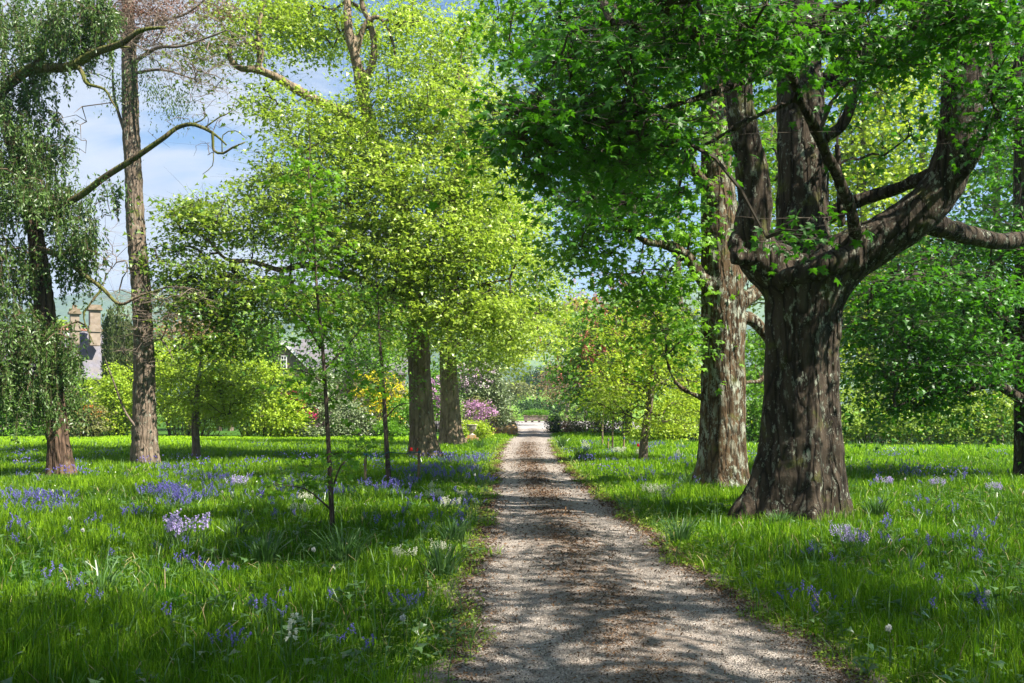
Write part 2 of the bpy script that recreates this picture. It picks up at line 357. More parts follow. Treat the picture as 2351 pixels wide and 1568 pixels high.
def tree(name, label, cat, base, trunk, limbs, ells, leafmat, leaf=dict(), bmat='twig', tmat='bark_pale', group=None, voxel=.05, flare=None,
         remesh=True, disp=.04, node_skip=.35, targets=None, grow_kw={}, extra_nodes=None, twig_r=.004, twn=4, extraT=None, varfn=None):
    root = thing(name, label, cat, tuple(base), group)
    tubes = [limb(trunk, 40 if flare else 20, .08, flare)] + [limb(l, 14, .12) for l in limbs]
    if remesh: big_trunk(root, tubes, M[tmat], voxel, disp=disp)
    else: put('trunk', *join(tubes), M[tmat], root, smooth=True)
    T = in_ell(ells) if targets is None else targets
    if extraT is not None: T = np.vstack([T, extraT])
    nodes = [limb_nodes(trunk, .3, node_skip)] + [limb_nodes(l, .3, .15) for l in limbs]
    if extra_nodes is not None: nodes.append(extra_nodes)
    BV, BF = grow(np.vstack(nodes), T, **grow_kw); L = dict(n=60, cr=.6, thick=.25, size=.15, tmpl=MID); L.update(leaf)
    tv, tf = twiglets(T, twn, L['cr'], twig_r)
    put('branches', *join([(BV, BF), (tv, tf)]), M[bmat], root)
    V, F, v = spray(T, **L)
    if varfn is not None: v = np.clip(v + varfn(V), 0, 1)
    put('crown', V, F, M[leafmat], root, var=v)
    return root, T
# ---------------------------------------------------------------- ground
ROADPX = [(1568, 1040, 1972), (1482, 1047, 1888), (1334, 1062, 1626), (1226, 1100, 1498), (1160, 1110, 1412), (1097, 1125, 1329), (1040, 1137, 1284), (1012, 1162, 1268), (1000, 1186, 1268), (985, 1192, 1256)]
rY = np.array([FPX * H_EYE / (y - HY) for y, _, _ in ROADPX]); rL = np.array([(a - CX) / FPX * Y for (_, a, _), Y in zip(ROADPX, rY)]); rR = np.array([(b - CX) / FPX * Y for (_, _, b), Y in zip(ROADPX, rY)])
rY = np.concatenate([[-30, 0], rY]); rL = np.concatenate([[-.2, -.32], rL]); rR = np.concatenate([[2.6, 2.3], rR])
def road_edges(Y): return np.interp(Y, rY, rL), np.interp(Y, rY, rR)
def edge_noise(Y, s): return .11 * np.sin(Y * 1.7 + s) + .07 * np.sin(Y * 4.3 + 2 * s) + .05 * np.sin(Y * 9.1 + s * 3)
t = NT('ground_soil'); o = t.coord(); n1 = t.noise(o, .35, 6); n2 = t.noise(o, 9, 8, .7)
c = t.ramp(n2, [(.3, (.018, .042, .008)), (.55, (.04, .10, .012)), (.75, (.08, .16, .02))]); c = t.mix(t.ramp(n1, [(.4, 0.0), (.65, .5)]), c, (.05, .13, .015))
t.principled(c, .95, t.bump(n2, .8, .05), .1); M['ground'] = t.m
gx = np.concatenate([[-3200, -900, -200], np.arange(-60, 61, 2.0), [200, 900, 2600]]); gy = np.concatenate([[-250, -120, -60], np.arange(-20, 130, 2.0), [200, 600, 1500, 2620]])
X, Y = np.meshgrid(gx, gy); V = np.column_stack([X.ravel(), Y.ravel(), np.zeros(X.size)])
nx, ny = len(gx), len(gy); i, j = np.meshgrid(np.arange(nx - 1), np.arange(ny - 1)); a = (j * nx + i).ravel(); F = np.stack([a, a + 1, a + nx + 1, a + nx], 1)
put('ground', V, F, M['ground'], kind='structure')
# track of grey gravel with two paler wheel lines
t = NT('track_gravel'); o = t.coord(); at = t.node('ShaderNodeAttribute', attribute_name='var').outputs['Fac']
vo = t.node('ShaderNodeTexVoronoi'); t.l.new(o, vo.inputs['Vector']); vo.inputs['Scale'].default_value = 62; vo2 = t.node('ShaderNodeTexVoronoi'); t.l.new(o, vo2.inputs['Vector']); vo2.inputs['Scale'].default_value = 150
sepc = t.node('ShaderNodeSeparateColor', Color=vo.outputs['Color']); sep2 = t.node('ShaderNodeSeparateColor', Color=vo2.outputs['Color'])
g = t.ramp(sepc.outputs[0], [(0.0, (.13, .112, .098)), (.5, (.35, .315, .285)), (.85, (.52, .48, .44)), (1.0, (.72, .69, .65))])
g2 = t.ramp(sep2.outputs[0], [(0.0, (.16, .14, .122)), (.6, (.41, .372, .34)), (1.0, (.58, .54, .50))]); g = t.mix(.5, g, g2)
big = t.noise(o, 1.1, 7, .7); fine = t.noise(o, 16, 5, .7)
au = t.math('ABSOLUTE', at, 0.0)
cen = t.ramp(au, [(0.0, .95), (.26, .6), (.44, .05), (.66, .05), (.86, .75), (1.0, 1.0)])
dm = t.math('MULTIPLY', t.ramp(big, [(.33, .45), (.6, 1.0)]), cen); dm = t.math('MULTIPLY', dm, t.ramp(fine, [(.34, .35), (.6, 1.0)]))
g = t.mix(t.math('MULTIPLY', dm, .85), g, t.ramp(fine, [(.3, (.05, .036, .024)), (.7, (.17, .115, .07))]))
g = t.mix(t.ramp(t.noise(o, 5, 6, .7), [(.42, 0.0), (.66, .6)]), g, (.10, .08, .062))
h = t.math('ADD', t.math('MULTIPLY', vo.outputs['Distance'], -1.0), t.math('MULTIPLY', fine, .6)); g = t.mix(1.0, g, (.88, .84, .80), 'MULTIPLY'); t.principled(g, .9, t.bump(h, .9, .02), .2); M['track'] = t.m
yy = np.concatenate([np.arange(-30, 4, 1.0), np.arange(4, 20, .12), np.arange(20, 74, .4)]); us = np.linspace(-1, 1, 41)
el, er = road_edges(yy); el = el + edge_noise(yy, 1) - .12; er = er + edge_noise(yy, 4) + .12
mid, hw = (el + er) / 2, (er - el) / 2; X = mid[:, None] + hw[:, None] * us; Yg = np.repeat(yy[:, None], 41, 1)
nz = Noise(.5, 20, 3); V = np.column_stack([X.ravel(), Yg.ravel(), np.zeros(X.size)]); zz_ = .004 + .012 + .01 * nz(V) * .5 + np.tile(.022 * np.exp(-(us / .25) ** 2) - .02 * np.exp(-((np.abs(us) - .52) / .17) ** 2), len(yy)); V[:, 2] = np.maximum(zz_, .004)
a = (np.arange(len(yy) - 1)[:, None] * 41 + np.arange(40)[None]).ravel(); F = np.stack([a, a + 1, a + 42, a + 41], 1)
put('gravel_track', V, F, M['track'], var=np.tile(us, len(yy)), smooth=True, kind='structure')
FORE = stone('forecourt_gravel', (.22, .20, .188), (.33, .305, .29), 1.2, .3)
# forecourt at the end of the track, then lawn and rising meadow
cy = np.array([[-9, 72.5], [14, 72.5], [22, 84], [22, 108], [-16, 108], [-16, 84]]); V = np.column_stack([cy, np.full(6, .008)]); V = np.vstack([V, [[2, 92, .008]]])
put('forecourt', V, np.array([[6, k, (k + 1) % 6] for k in range(6)]), FORE, var=np.full(7, .55), kind='structure')
t = NT('lawn'); o = t.coord(); c = t.ramp(t.noise(o, .25, 7, .7), [(.3, (.085, .17, .018)), (.7, (.15, .26, .03))]); t.principled(c, .9, None, .1); M['lawn'] = t.m
def sheet(name, x0, x1, y0, y1, nx, ny, zf, mat, **pr):
    X, Y = np.meshgrid(np.linspace(x0, x1, nx), np.linspace(y0, y1, ny)); Z = zf(X, Y); V = np.column_stack([X.ravel(), Y.ravel(), Z.ravel()])
    i, j = np.meshgrid(np.arange(nx - 1), np.arange(ny - 1)); a = (j * nx + i).ravel(); put(name, V, np.stack([a, a + 1, a + nx + 1, a + nx], 1), mat, smooth=True, **pr)
sheet('lawn', -30, 60, 108, 150, 10, 6, lambda X, Y: X * 0 + .02, M['lawn'], kind='structure')
sheet('meadow', -160, 120, 150, 420, 60, 60, lambda X, Y: .02 + 9.5 * (1 - np.cos(np.clip((Y - 150) / 270, 0, 1) * math.pi)) / 2 * (.55 + .45 * np.cos((X + 30) / 60)) , M['lawn'], kind='structure')
# wooded hills on the horizon
t = NT('hill_woods'); o = t.coord(); n = t.noise(o, .03, 8, .7); n2 = t.noise(o, .004, 4)
c = t.ramp(n, [(.35, (.02, .045, .018)), (.65, (.07, .12, .035))]); c = t.mix(t.ramp(n2, [(.52, 0.0), (.56, .7)]), c, (.12, .19, .05)); t.principled(c, .95, t.bump(n, 1, 6), .05); M['hill'] = t.m
hn = Noise(420, 16, 5); hn2 = Noise(30, 30, 8)
def hill_z(X, Y):
    p = np.column_stack([X.ravel(), Y.ravel(), X.ravel() * 0]); s = np.clip((Y - 1150) / 900, 0, 1); s = s * s * (3 - 2 * s)
    return s * (226 + 34 * hn(p).reshape(X.shape) + np.where(X < -300, -12, 4)) + s * 4.5 * hn2(p).reshape(X.shape) * (1) - 2
sheet('hills', -3200, 2600, 1150, 2600, 420, 110, hill_z, M['hill'], kind='structure')
# ---------------------------------------------------------------- grass
def lawn_limit(x):      # far edge of the rough grass
    return np.where(x < -1, 54.5 + 0 * x, np.where(x < 8, 60 + 0 * x, 44 + 0 * x))
def grass_points(n, y0, y1, power, xr=.66):
    u = rng.uniform(0, 1, n); e = 2 - power
    Yp = (y0 ** e + u * (y1 ** e - y0 ** e)) ** (1 / e) if abs(e) > 1e-3 else y0 * (y1 / y0) ** u
    Xp = rng.uniform(-xr, xr, n) * (Yp + 2.0); L, Rr = road_edges(Yp)
    keep = ((Xp < L + edge_noise(Yp, 1) + rng.normal(size=n) * .06) | (Xp > Rr + edge_noise(Yp, 4) + rng.normal(size=n) * .06)) & (Yp < lawn_limit(Xp))
    return np.column_stack([Xp[keep], Yp[keep], np.zeros(keep.sum())])
def blades(p, h, w, bend, var, droop_dir=None):
    n = len(p); a = rng.uniform(0, 6.28, n); side = np.column_stack([np.cos(a), np.sin(a), np.zeros(n)])
    b = rng.uniform(0, 6.28, n) if droop_dir is None else droop_dir; bd = np.column_stack([np.cos(b), np.sin(b), np.zeros(n)]); up = A(0, 0, 1)
    h = h[:, None]; w = w[:, None]; k = bend[:, None]
    m1 = p + up * h * .45 + bd * k * h * .18; m2 = p + up * h * (.8 - .1 * k) + bd * k * h * .55; tp = p + up * h * (1 - .35 * k) + bd * k * h
    V = np.stack([p - side * w, p + side * w, m1 - side * w * .85, m1 + side * w * .85, m2 - side * w * .5, m2 + side * w * .5, tp], 1)
    F = np.array([[0, 1, 3], [0, 3, 2], [2, 3, 5], [2, 5, 4], [4, 5, 6]])
    return V.reshape(-1, 3), (F[None] + (np.arange(n) * 7)[:, None, None]).reshape(-1, 3), np.repeat(var, 7)
gn = Noise(2.2, 24, 21); gn2 = Noise(.6, 24, 22)
p = grass_points(GRASS_N, 4.2, 60, 1.35)
L, Rr = road_edges(p[:, 1]); de = np.minimum(np.abs(p[:, 0] - L), np.abs(p[:, 0] - Rr)); pn = gn(p); pn2 = gn2(p)
mow_lit = np.clip((p[:, 1] - 40) / 8, 0, 1) * (p[:, 0] < -2) + np.clip((p[:, 1] - 34) / 6, 0, 1) * (p[:, 0] > 9)
h = (.15 + .05 * pn + .03 * pn2) * rng.uniform(.45, 1.35, len(p)) * np.clip(.35 + de * 1.1, .3, 1) * (1 - .45 * mow_lit); h = np.maximum(h, .035)
w = .0017 + .00036 * p[:, 1] * rng.uniform(.6, 1.3, len(p)); var = np.clip(.27 + .10 * pn2 + .10 * pn + rng.normal(size=len(p)) * .17 + .58 * mow_lit + .12 * np.clip((p[:, 1] - 12) / 20, 0, 1) + .25 * np.exp(-de / .35) + .12 * np.clip(p[:, 0] / 4, 0, 1), 0, 1)  # paler for mowing; far sun and near shade also put into this colour
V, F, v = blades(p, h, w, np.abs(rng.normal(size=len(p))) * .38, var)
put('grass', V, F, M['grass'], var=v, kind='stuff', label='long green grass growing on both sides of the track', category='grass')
# low herbs and trodden yellow-green edge
def edge_pts(n, y0, y1, inner, outer):
    u = rng.uniform(0, 1, n); Yp = y0 * (y1 / y0) ** u; L, Rr = road_edges(Yp); s = rng.uniform(0, 1, n) < .5; d = inner + rng.uniform(0, 1, n) ** 1.3 * (outer - inner)
    return np.column_stack([np.where(s, L + edge_noise(Yp, 1) - d, Rr + edge_noise(Yp, 4) + d), Yp, np.zeros(n)])
p = edge_pts(26000, 4.5, 50, -.13, .75); p[:, 2] = .01 + rng.uniform(0, 1, len(p)) ** 2 * .09; k = len(p); sc = np.clip(p[:, 1] / 9, .7, 3.5)
V, F, v = instance(MID, p, np.column_stack([rng.normal(size=(k, 2)), rng.uniform(-.1, .5, k)]), A(0, 0, 1) + rng.normal(size=(k, 3)) * .4, rng.uniform(.018, .042, k) * sc ** .6, rng.uniform(0, 1, k))
put('ground_cover', V, F, M['verge'], var=v, kind='stuff', label='low yellow-green herbs creeping along the track edges', category='ground cover')
# broad weeds and dead straw among the grass
p = grass_points(1500, 5, 24, 1.25, .6); k = 9; c = np.repeat(p, k, 0); a_ = rng.uniform(0, 6.28, len(c)); d_ = np.column_stack([np.cos(a_), np.sin(a_), np.zeros(len(c))]); c = c + d_ * rng.uniform(.01, .08, (len(c), 1)) + A(0, 0, 1) * rng.uniform(.03, .16, (len(c), 1))
V, F, v = instance(MID, c, d_ + A(0, 0, .35) + rng.normal(size=c.shape) * .2, A(0, 0, 1) + rng.normal(size=c.shape) * .3, rng.uniform(.03, .085, len(c)), np.repeat(rng.uniform(0, .8, len(p)), k))
put('weeds', V, F, M['strap'], var=v, kind='stuff', label='broad-leaved weeds growing in loose patches through the grass', category='weeds')
p = grass_points(7000, 4.6, 30, 1.3); M['straw'] = foliage('dead_straw', (.16, .12, .05), (.42, .34, .18), (.3, .24, .1), .25)
V, F, v = blades(p, rng.uniform(.08, .26, len(p)), .0016 + .0003 * p[:, 1], rng.uniform(.3, 1.6, len(p)), rng.uniform(0, 1, len(p))); put('dead_straw', V, F, M['straw'], var=v, kind='stuff', label='dead straw-coloured blades mixed into the green grass', category='grass')
# fallen brown catkins and leaves
n = 90000; u = rng.uniform(0, 1, n); Yp = 4.2 * (46 / 4.2) ** u; L, Rr = road_edges(Yp); c = (L + Rr) / 2; hwid = (Rr - L) / 2
which = rng.uniform(0, 1, n); uu = np.where(which < .4, rng.normal(size=n) * .17, np.where(which < .88, np.sign(rng.uniform(-1, 1, n)) * (1.04 - np.abs(rng.normal(size=n)) * .15), rng.uniform(-1, 1, n)))
p = np.column_stack([c + hwid * uu, Yp, np.zeros(n)]); dn = Noise(.8, 20, 31)(p); p = p[(dn * .6 + rng.normal(size=n) > -.2)]; k = len(p)
p[:, 2] = 0.022 + .010 * np.exp(-(((p[:, 0] - np.interp(p[:, 1], Yp[np.argsort(Yp)], c[np.argsort(Yp)])) / 1.1) / .25) ** 2) + rng.uniform(0, .014, k)
V, F, v = instance(NARROW, p, np.column_stack([rng.normal(size=(k, 2)), rng.normal(size=k) * .35]), A(0, 0, 1) + rng.normal(size=(k, 3)) * .5, rng.uniform(.012, .045, k) * np.clip(p[:, 1] / 9, .8, 2.2) ** .7, rng.uniform(0, 1, k) ** 1.3)
put('leaf_litter', V, F, M['litter'], var=v, kind='stuff', label='brown fallen catkins and leaf litter scattered over the gravel track', category='leaf litter')
# loose stones
OCT = (np.array([[1, 0, 0], [-1, 0, 0], [0, 1, 0], [0, -1, 0], [0, 0, .7], [0, 0, -.7]], float), np.array([[0, 2, 4], [2, 1, 4], [1, 3, 4], [3, 0, 4], [2, 0, 5], [1, 2, 5], [3, 1, 5], [0, 3, 5]]))
n = 26000; Yp = 4.5 * (16 / 4.5) ** rng.uniform(0, 1, n); L, Rr = road_edges(Yp); p = np.column_stack([L + (Rr - L) * rng.uniform(0, 1, n), Yp, np.full(n, .02)])
V, F, v = instance(OCT, p, rng.normal(size=(n, 3)), rng.normal(size=(n, 3)), rng.uniform(.003, .0085, n), rng.uniform(0, 1, n) ** 1.6)
M['stone_loose'] = foliage('loose_stone', (.09, .075, .06), (.5, .44, .37), (.1, .1, .1), 0.0, .9, .2)
put('gravel_stones', V, F, M['stone_loose'], var=v, kind='stuff', label='small loose grey stones lying on the gravel track', category='gravel')
# straggling bigger grass culms (taller pale stems)
p = grass_points(9000, 4.5, 45, 1.3); V, F, v = blades(p, rng.uniform(.2, .42, len(p)), .0022 + .00035 * p[:, 1], rng.uniform(.1, .9, len(p)), rng.uniform(.3, 1, len(p)))
put('tall_grass', V, F, M['strap'], var=v, kind='stuff', label='taller pale grass stems standing among the shorter grass', category='grass')
# ================================================================ TREES
Q = 1.0      # leaf density
# --- R1 the forked old sycamore on the right verge
b1 = G(1828, 1192); b1[2] = 0; Y1 = b1[1]
tr1 = [(1812, 1250, Y1, .88), (1818, 1195, Y1, .80), (1826, 1140, Y1, .72), (1832, 1080, Y1, .66), (1836, 1000, Y1, .60), (1838, 900, Y1, .56), (1840, 800, Y1, .545), (1844, 710, Y1, .58), (1852, 650, Y1, .64), (1856, 610, Y1, .62)]
fl1 = flare_fn(0, .30, (5, 8), .45, .045, seed=12)
R1limbs = [
 [(1850, 690, Y1, .50), (1790, 625, Y1 - .1, .42), (1745, 590, Y1 - .15, .34), (1728, 530, Y1 - .2, .29), (1735, 460, Y1 - .25, .26), (1722, 370, Y1 - .3, .235), (1700, 250, Y1 - .4, .215), (1684, 100, Y1 - .4, .2), (1680, -80, Y1 - .3, .18), (1700, -400, Y1, .12)],
 [(1760, 600, Y1 - .2, .2), (1715, 592, Y1 - .35, .14), (1683, 590, Y1 - .45, .11)],
 [(1710, 600, Y1 - .3, .11), (1692, 560, Y1 - .3, .15), (1716, 520, Y1 - .2, .12)],
 [(1856, 660, Y1 + .3, .5), (1846, 580, Y1 + .5, .45), (1842, 480, Y1 + .6, .41), (1842, 380, Y1 + .6, .395), (1838, 250, Y1 + .7, .38), (1832, 120, Y1 + .8, .36), (1832, -40, Y1 + .9, .33), (1850, -300, Y1 + 1, .24), (1880, -600, Y1 + 1, .12)],
 [(1850, 700, Y1 - .1, .5), (1890, 640, Y1 - .2, .46), (1950, 588, Y1 - .3, .40), (2020, 550, Y1 - .4, .35), (2090, 505, Y1 - .5, .33), (2150, 445, Y1 - .6, .31), (2190, 360, Y1 - .7, .29), (2204, 250, Y1 - .8, .27), (2202, 120, Y1 - .9, .26), (2196, -40, Y1 - 1, .23), (2180, -350, Y1 - 1, .13)],
 [(2196, 330, Y1 - .7, .2), (2236, 240, Y1 - .5, .17), (2262, 160, Y1 - .4, .15), (2285, 60, Y1 - .3, .13), (2300, -120, Y1, .1)],
 [(2110, 500, Y1 - .3, .2), (2175, 525, Y1, .16), (2230, 540, Y1 + .4, .145), (2290, 553, Y1 + .7, .135), (2345, 548, Y1 + 1, .13), (2480, 520, Y1 + 1.5, .1), (2640, 430, Y1 + 2, .06)],
 [(1880, 640, Y1 - .55, .16), (1800, 632, Y1 - .6, .13), (1790, 640, Y1 - .5, .1)],
 [(1960, 590, Y1 - .55, .22), (1880, 615, Y1 - .62, .17), (1820, 632, Y1 - .62, .13), (1790, 640, Y1 - .5, .1)],
 [(1895, 500, Y1 + .7, .14), (1960, 465, Y1 + .5, .11), (2050, 435, Y1 + .2, .10), (2135, 400, Y1 - .4, .10)],
 [(1975, 575, Y1 - .6, .12), (1962, 520, Y1 - .8, .10), (1945, 460, Y1 - 1, .09), (1915, 390, Y1 - 1.3, .085), (1878, 310, Y1 - 1.7, .075), (1835, 220, Y1 - 2.2, .068), (1805, 130, Y1 - 2.6, .06), (1795, 40, Y1 - 3, .055), (1815, -80, Y1 - 3.2, .045)],
 [(1885, 320, Y1 - .2, .10), (1930, 290, Y1 - .3, .085), (1955, 240, Y1 - .4, .08), (1975, 180, Y1 - .4, .07), (1990, 120, Y1 - .4, .05)],
 [(1895, 200, Y1 + .9, .2), (1960, 130, Y1 + .7, .18), (2030, 90, Y1 + .3, .17), (2110, 75, Y1, .15), (2160, 30, Y1 - .2, .12), (2230, -60, Y1 - .2, .08)],
 [(1932, 520, Y1 + .4, .06), (1922, 330, Y1 + .3, .05)],
 [(2160, 430, Y1 - .8, .09), (2230, 380, Y1 - 1, .07), (2285, 260, Y1 - 1.2, .06), (2325, 170, Y1 - 1.4, .05), (2351, 60, Y1 - 1.5, .04)],
 [(1800, 150, Y1 - 2.6, .055), (1700, 190, Y1 - 3.3, .048), (1570, 235, Y1 - 4.1, .042), (1430, 262, Y1 - 4.6, .034), (1318, 280, Y1 - 5, .026), (1200, 325, Y1 - 5.2, .014)],
 [(1796, 60, Y1 - 3, .05), (1660, 75, Y1 - 3.8, .042), (1520, 100, Y1 - 4.3, .034), (1400, 150, Y1 - 4.5, .022)],
 [(1835, 225, Y1 - 2.1, .05), (1720, 275, Y1 - 2.6, .04), (1600, 340, Y1 - 2.9, .03), (1480, 360, Y1 - 3.1, .018)],
]
del R1limbs[7]
E = [EP(1240, 310, 10.2, 110, 80, 1.2, 44), EP(1370, 200, 10.4, 150, 100, 1.5, 52), EP(1440, 330, 11.2, 150, 70, 1.4, 34), EP(1560, 60, 10.6, 230, 80, 1.8, 72), EP(1330, 50, 12.5, 120, 90, 1.2, 40),
     EP(1700, 100, 11.4, 140, 70, 1.4, 30), EP(1900, 50, 11.8, 140, 60, 1.4, 30), EP(2080, 100, 12.2, 150, 80, 1.6, 40), EP(2290, 190, 13.2, 90, 150, 1.4, 34), EP(1450, 460, 13.5, 130, 40, 1.6, 22), EP(2010, 300, 15.5, 90, 90, .8, 10), EP(1330, 410, 13, 120, 40, 1.6, 20), EP(2240, 30, 11, 140, 60, 1, 34)]
E += [((1.5, 9.3, 9.4), (5.2, 3.4, 1.6), 90), ((5, 12.5, 12.2), (6.5, 5, 3.0), 130), ((10.5, 13, 11.8), (4.5, 4.5, 3), 80), ((1.5, 16, 11.8), (4, 3.5, 1.8), 34)]
LOWT = np.vstack([P(1880, 548, 9.6), P(1830, 530, 10.0), P(1760, 545, 10.4), P(1860, 500, 10.6)])
tree('sycamore_tree', 'massive old sycamore forking low into huge limbs at the right verge of the track', 'tree', b1, tr1, R1limbs, E, 'leaf_maple',
     dict(n=int(27 * Q), cr=.42, thick=.11, size=.09, tmpl=MAPLE, tilt=.5, hang=.35), tmat='bark_big', voxel=.03, flare=fl1, disp=.07, node_skip=.95, twig_r=.004, twn=6, grow_kw=dict(tip_r=.008, power=.42), extraT=LOWT)
# --- R2 lichen covered sycamore behind it
b2 = G(1658, 1122); b2[2] = 0; Y2 = b2[1]
tr2 = [(1656, 1135, Y2, .60), (1656, 1110, Y2, .55), (1658, 1040, Y2, .475), (1660, 940, Y2, .455), (1660, 820, Y2, .44), (1660, 720, Y2, .45), (1656, 620, Y2, .42), (1652, 500, Y2, .38), (1646, 380, Y2, .33), (1640, 250, Y2, .28), (1640, 80, Y2, .22), (1650, -150, Y2, .15), (1660, -350, Y2, .08)]
R2l = [[(1650, 700, Y2, .16), (1612, 640, Y2 - .3, .14), (1575, 585, Y2 - .5, .12), (1530, 562, Y2 - .8, .10), (1478, 552, Y2 - 1, .07), (1420, 500, Y2 - 1.2, .04)],
       [(1665, 720, Y2, .2), (1710, 690, Y2, .17), (1750, 655, Y2 + .3, .15), (1790, 600, Y2 + .6, .12)], [(1670, 740, Y2, .18), (1720, 730, Y2 + .2, .15), (1752, 762, Y2 + .2, .11), (1775, 815, Y2 + .4, .08), (1752, 870, Y2 + .3, .06), (1715, 878, Y2, .05)],
       [(1660, 700, Y2 + .1, .14), (1705, 640, Y2 + .2, .12), (1716, 590, Y2 + .3, .1), (1740, 500, Y2 + .5, .06)],
       [(1640, 920, Y2, .10), (1590, 905, Y2 - .2, .06), (1550, 875, Y2 - .3, .045), (1528, 820, Y2 - .4, .03)],
       [(1650, 480, Y2, .14), (1600, 400, Y2 - .5, .11), (1540, 340, Y2 - 1, .08), (1460, 300, Y2 - 1.5, .05)], [(1640, 300, Y2, .12), (1700, 200, Y2 + .4, .09), (1760, 60, Y2 + 1, .06)]]
E = [EP(1420, 480, Y2 - 1, 160, 90, 1.8, 46), EP(1330, 570, Y2, 110, 50, 2, 18), EP(1480, 300, Y2 - 1.5, 180, 100, 2, 46), EP(1200, 90, Y2 - 1, 110, 90, 1.6, 26), EP(1420, 100, Y2 + 1, 160, 120, 2, 40), EP(1650, 150, Y2 + 2, 150, 130, 2, 40), EP(1750, 380, Y2 + 1.5, 80, 120, 1, 20),
     EP(1500, 650, Y2, 110, 60, 1.6, 26), EP(1560, 770, Y2 - .4, 70, 60, 1, 12), EP(1460, 390, Y2, 120, 60, 1.2, 24), EP(1700, -60, Y2, 300, 150, 3, 70), EP(1580, 540, Y2, 60, 60, 1, 8), EP(1740, 820, Y2 + 1, 60, 60, .8, 8)]
tree('sycamore_tree', 'straight lichen-spotted sycamore trunk standing directly left of the massive forked sycamore', 'tree', b2, tr2, R2l, E, 'leaf_mid',
     dict(n=int(46 * Q), cr=.65, thick=.16, size=.115, tmpl=MAPLE, tilt=.5), tmat='bark_lichen', voxel=.035, flare=flare_fn(0, .18, (4, 7), .35, .03, 3), disp=.06, node_skip=.6, grow_kw=dict(tip_r=.007))
# --- R3 dark tree at the right edge
b3 = G(2372, 1102); b3[2] = 0; Y3 = b3[1]
tr3 = [(2370, 1110, Y3, .44), (2368, 1060, Y3, .38), (2366, 900, Y3, .35), (2366, 700, Y3, .33), (2356, 500, Y3, .28), (2350, 250, Y3, .2), (2350, 0, Y3, .12)]
R3l = [[(2360, 930, Y3, .14), (2290, 885, Y3 - .5, .11), (2220, 893, Y3 - 1, .08), (2130, 905, Y3 - 1.4, .055), (2030, 945, Y3 - 1.6, .03)], [(2360, 860, Y3, .12), (2300, 820, Y3 - .3, .09), (2220, 800, Y3 - .6, .06), (2090, 800, Y3 - 1, .03)],
       [(2360, 830, Y3, .2), (2318, 770, Y3 + .5, .18), (2292, 722, Y3 + .8, .17), (2282, 690, Y3 + 1, .14)], [(2360, 700, Y3, .12), (2250, 640, Y3 - .6, .09), (2120, 625, Y3 - 1, .06), (2040, 625, Y3 - 1, .03)], [(2355, 560, Y3, .12), (2440, 450, Y3, .09), (2560, 380, Y3, .06)],
       [(2365, 900, Y3, .12), (2450, 800, Y3, .09), (2600, 740, Y3, .05)]]
E = [EP(2150, 670, Y3 - 1, 210, 40, 2.2, 60), EP(2080, 760, Y3 - 1, 190, 34, 2, 50), EP(2120, 850, Y3 - 1, 200, 30, 2, 50), EP(2230, 800, Y3 - 1, 130, 40, 1.8, 30), EP(2290, 560, Y3, 130, 90, 2.4, 60), EP(2060, 620, Y3, 110, 50, 2, 34), EP(2300, 740, Y3 + 1.5, 110, 90, 1.6, 40), EP(2110, 915, Y3 - .5, 150, 40, 1.4, 34), EP(2500, 600, Y3, 200, 220, 3, 60), EP(2380, 300, Y3, 200, 150, 3, 60), EP(2180, 540, Y3, 100, 50, 1.4, 24), EP(1960, 720, Y3 + .5, 60, 60, 1.4, 10)]
tree('spreading_tree', 'dark leaved tree at the right edge with low spreading branches over the lawn', 'tree', b3, tr3, R3l, E, 'leaf_maple',
     dict(n=int(50 * Q), cr=.85, thick=.12, size=.13, tmpl=MID), tmat='bark_big', voxel=.04, disp=.04, node_skip=.4)
# --- R4 young leaning tree in the bright spot
b4 = G(1478, 1064); b4[2] = 0; Y4 = b4[1]
tr4 = [(1476, 1066, Y4, .15), (1480, 1000, Y4, .12), (1492, 920, Y4, .105), (1500, 840, Y4, .09), (1502, 760, Y4, .07), (1496, 690, Y4, .04), (1490, 640, Y4, .02)]
R4l = [[(1494, 915, Y4, .04), (1460, 885, Y4 - .3, .03), (1400, 872, Y4 - .5, .015)], [(1496, 890, Y4, .04), (1540, 872, Y4 + .2, .03), (1600, 876, Y4 + .2, .012)]]
E = [EP(1480, 760, Y4, 120, 90, 1.5, 55), EP(1430, 860, Y4 - .3, 100, 60, 1.4, 44), EP(1560, 850, Y4, 90, 80, 1.5, 40), EP(1520, 960, Y4, 90, 40, 1.2, 26), EP(1390, 930, Y4 + 1, 60, 60, 1, 18), EP(1590, 930, Y4 + .4, 50, 60, 1, 12)]
tree('young_tree', 'slim leaning young tree with yellow-green leaves in the sunny verge right of the track', 'tree', b4, tr4, R4l, E, 'leaf_bright',
     dict(n=int(64 * Q), cr=.5, thick=.16, size=.09, tmpl=MID), tmat='bark_tall', remesh=False, grow_kw=dict(tip_r=.006))
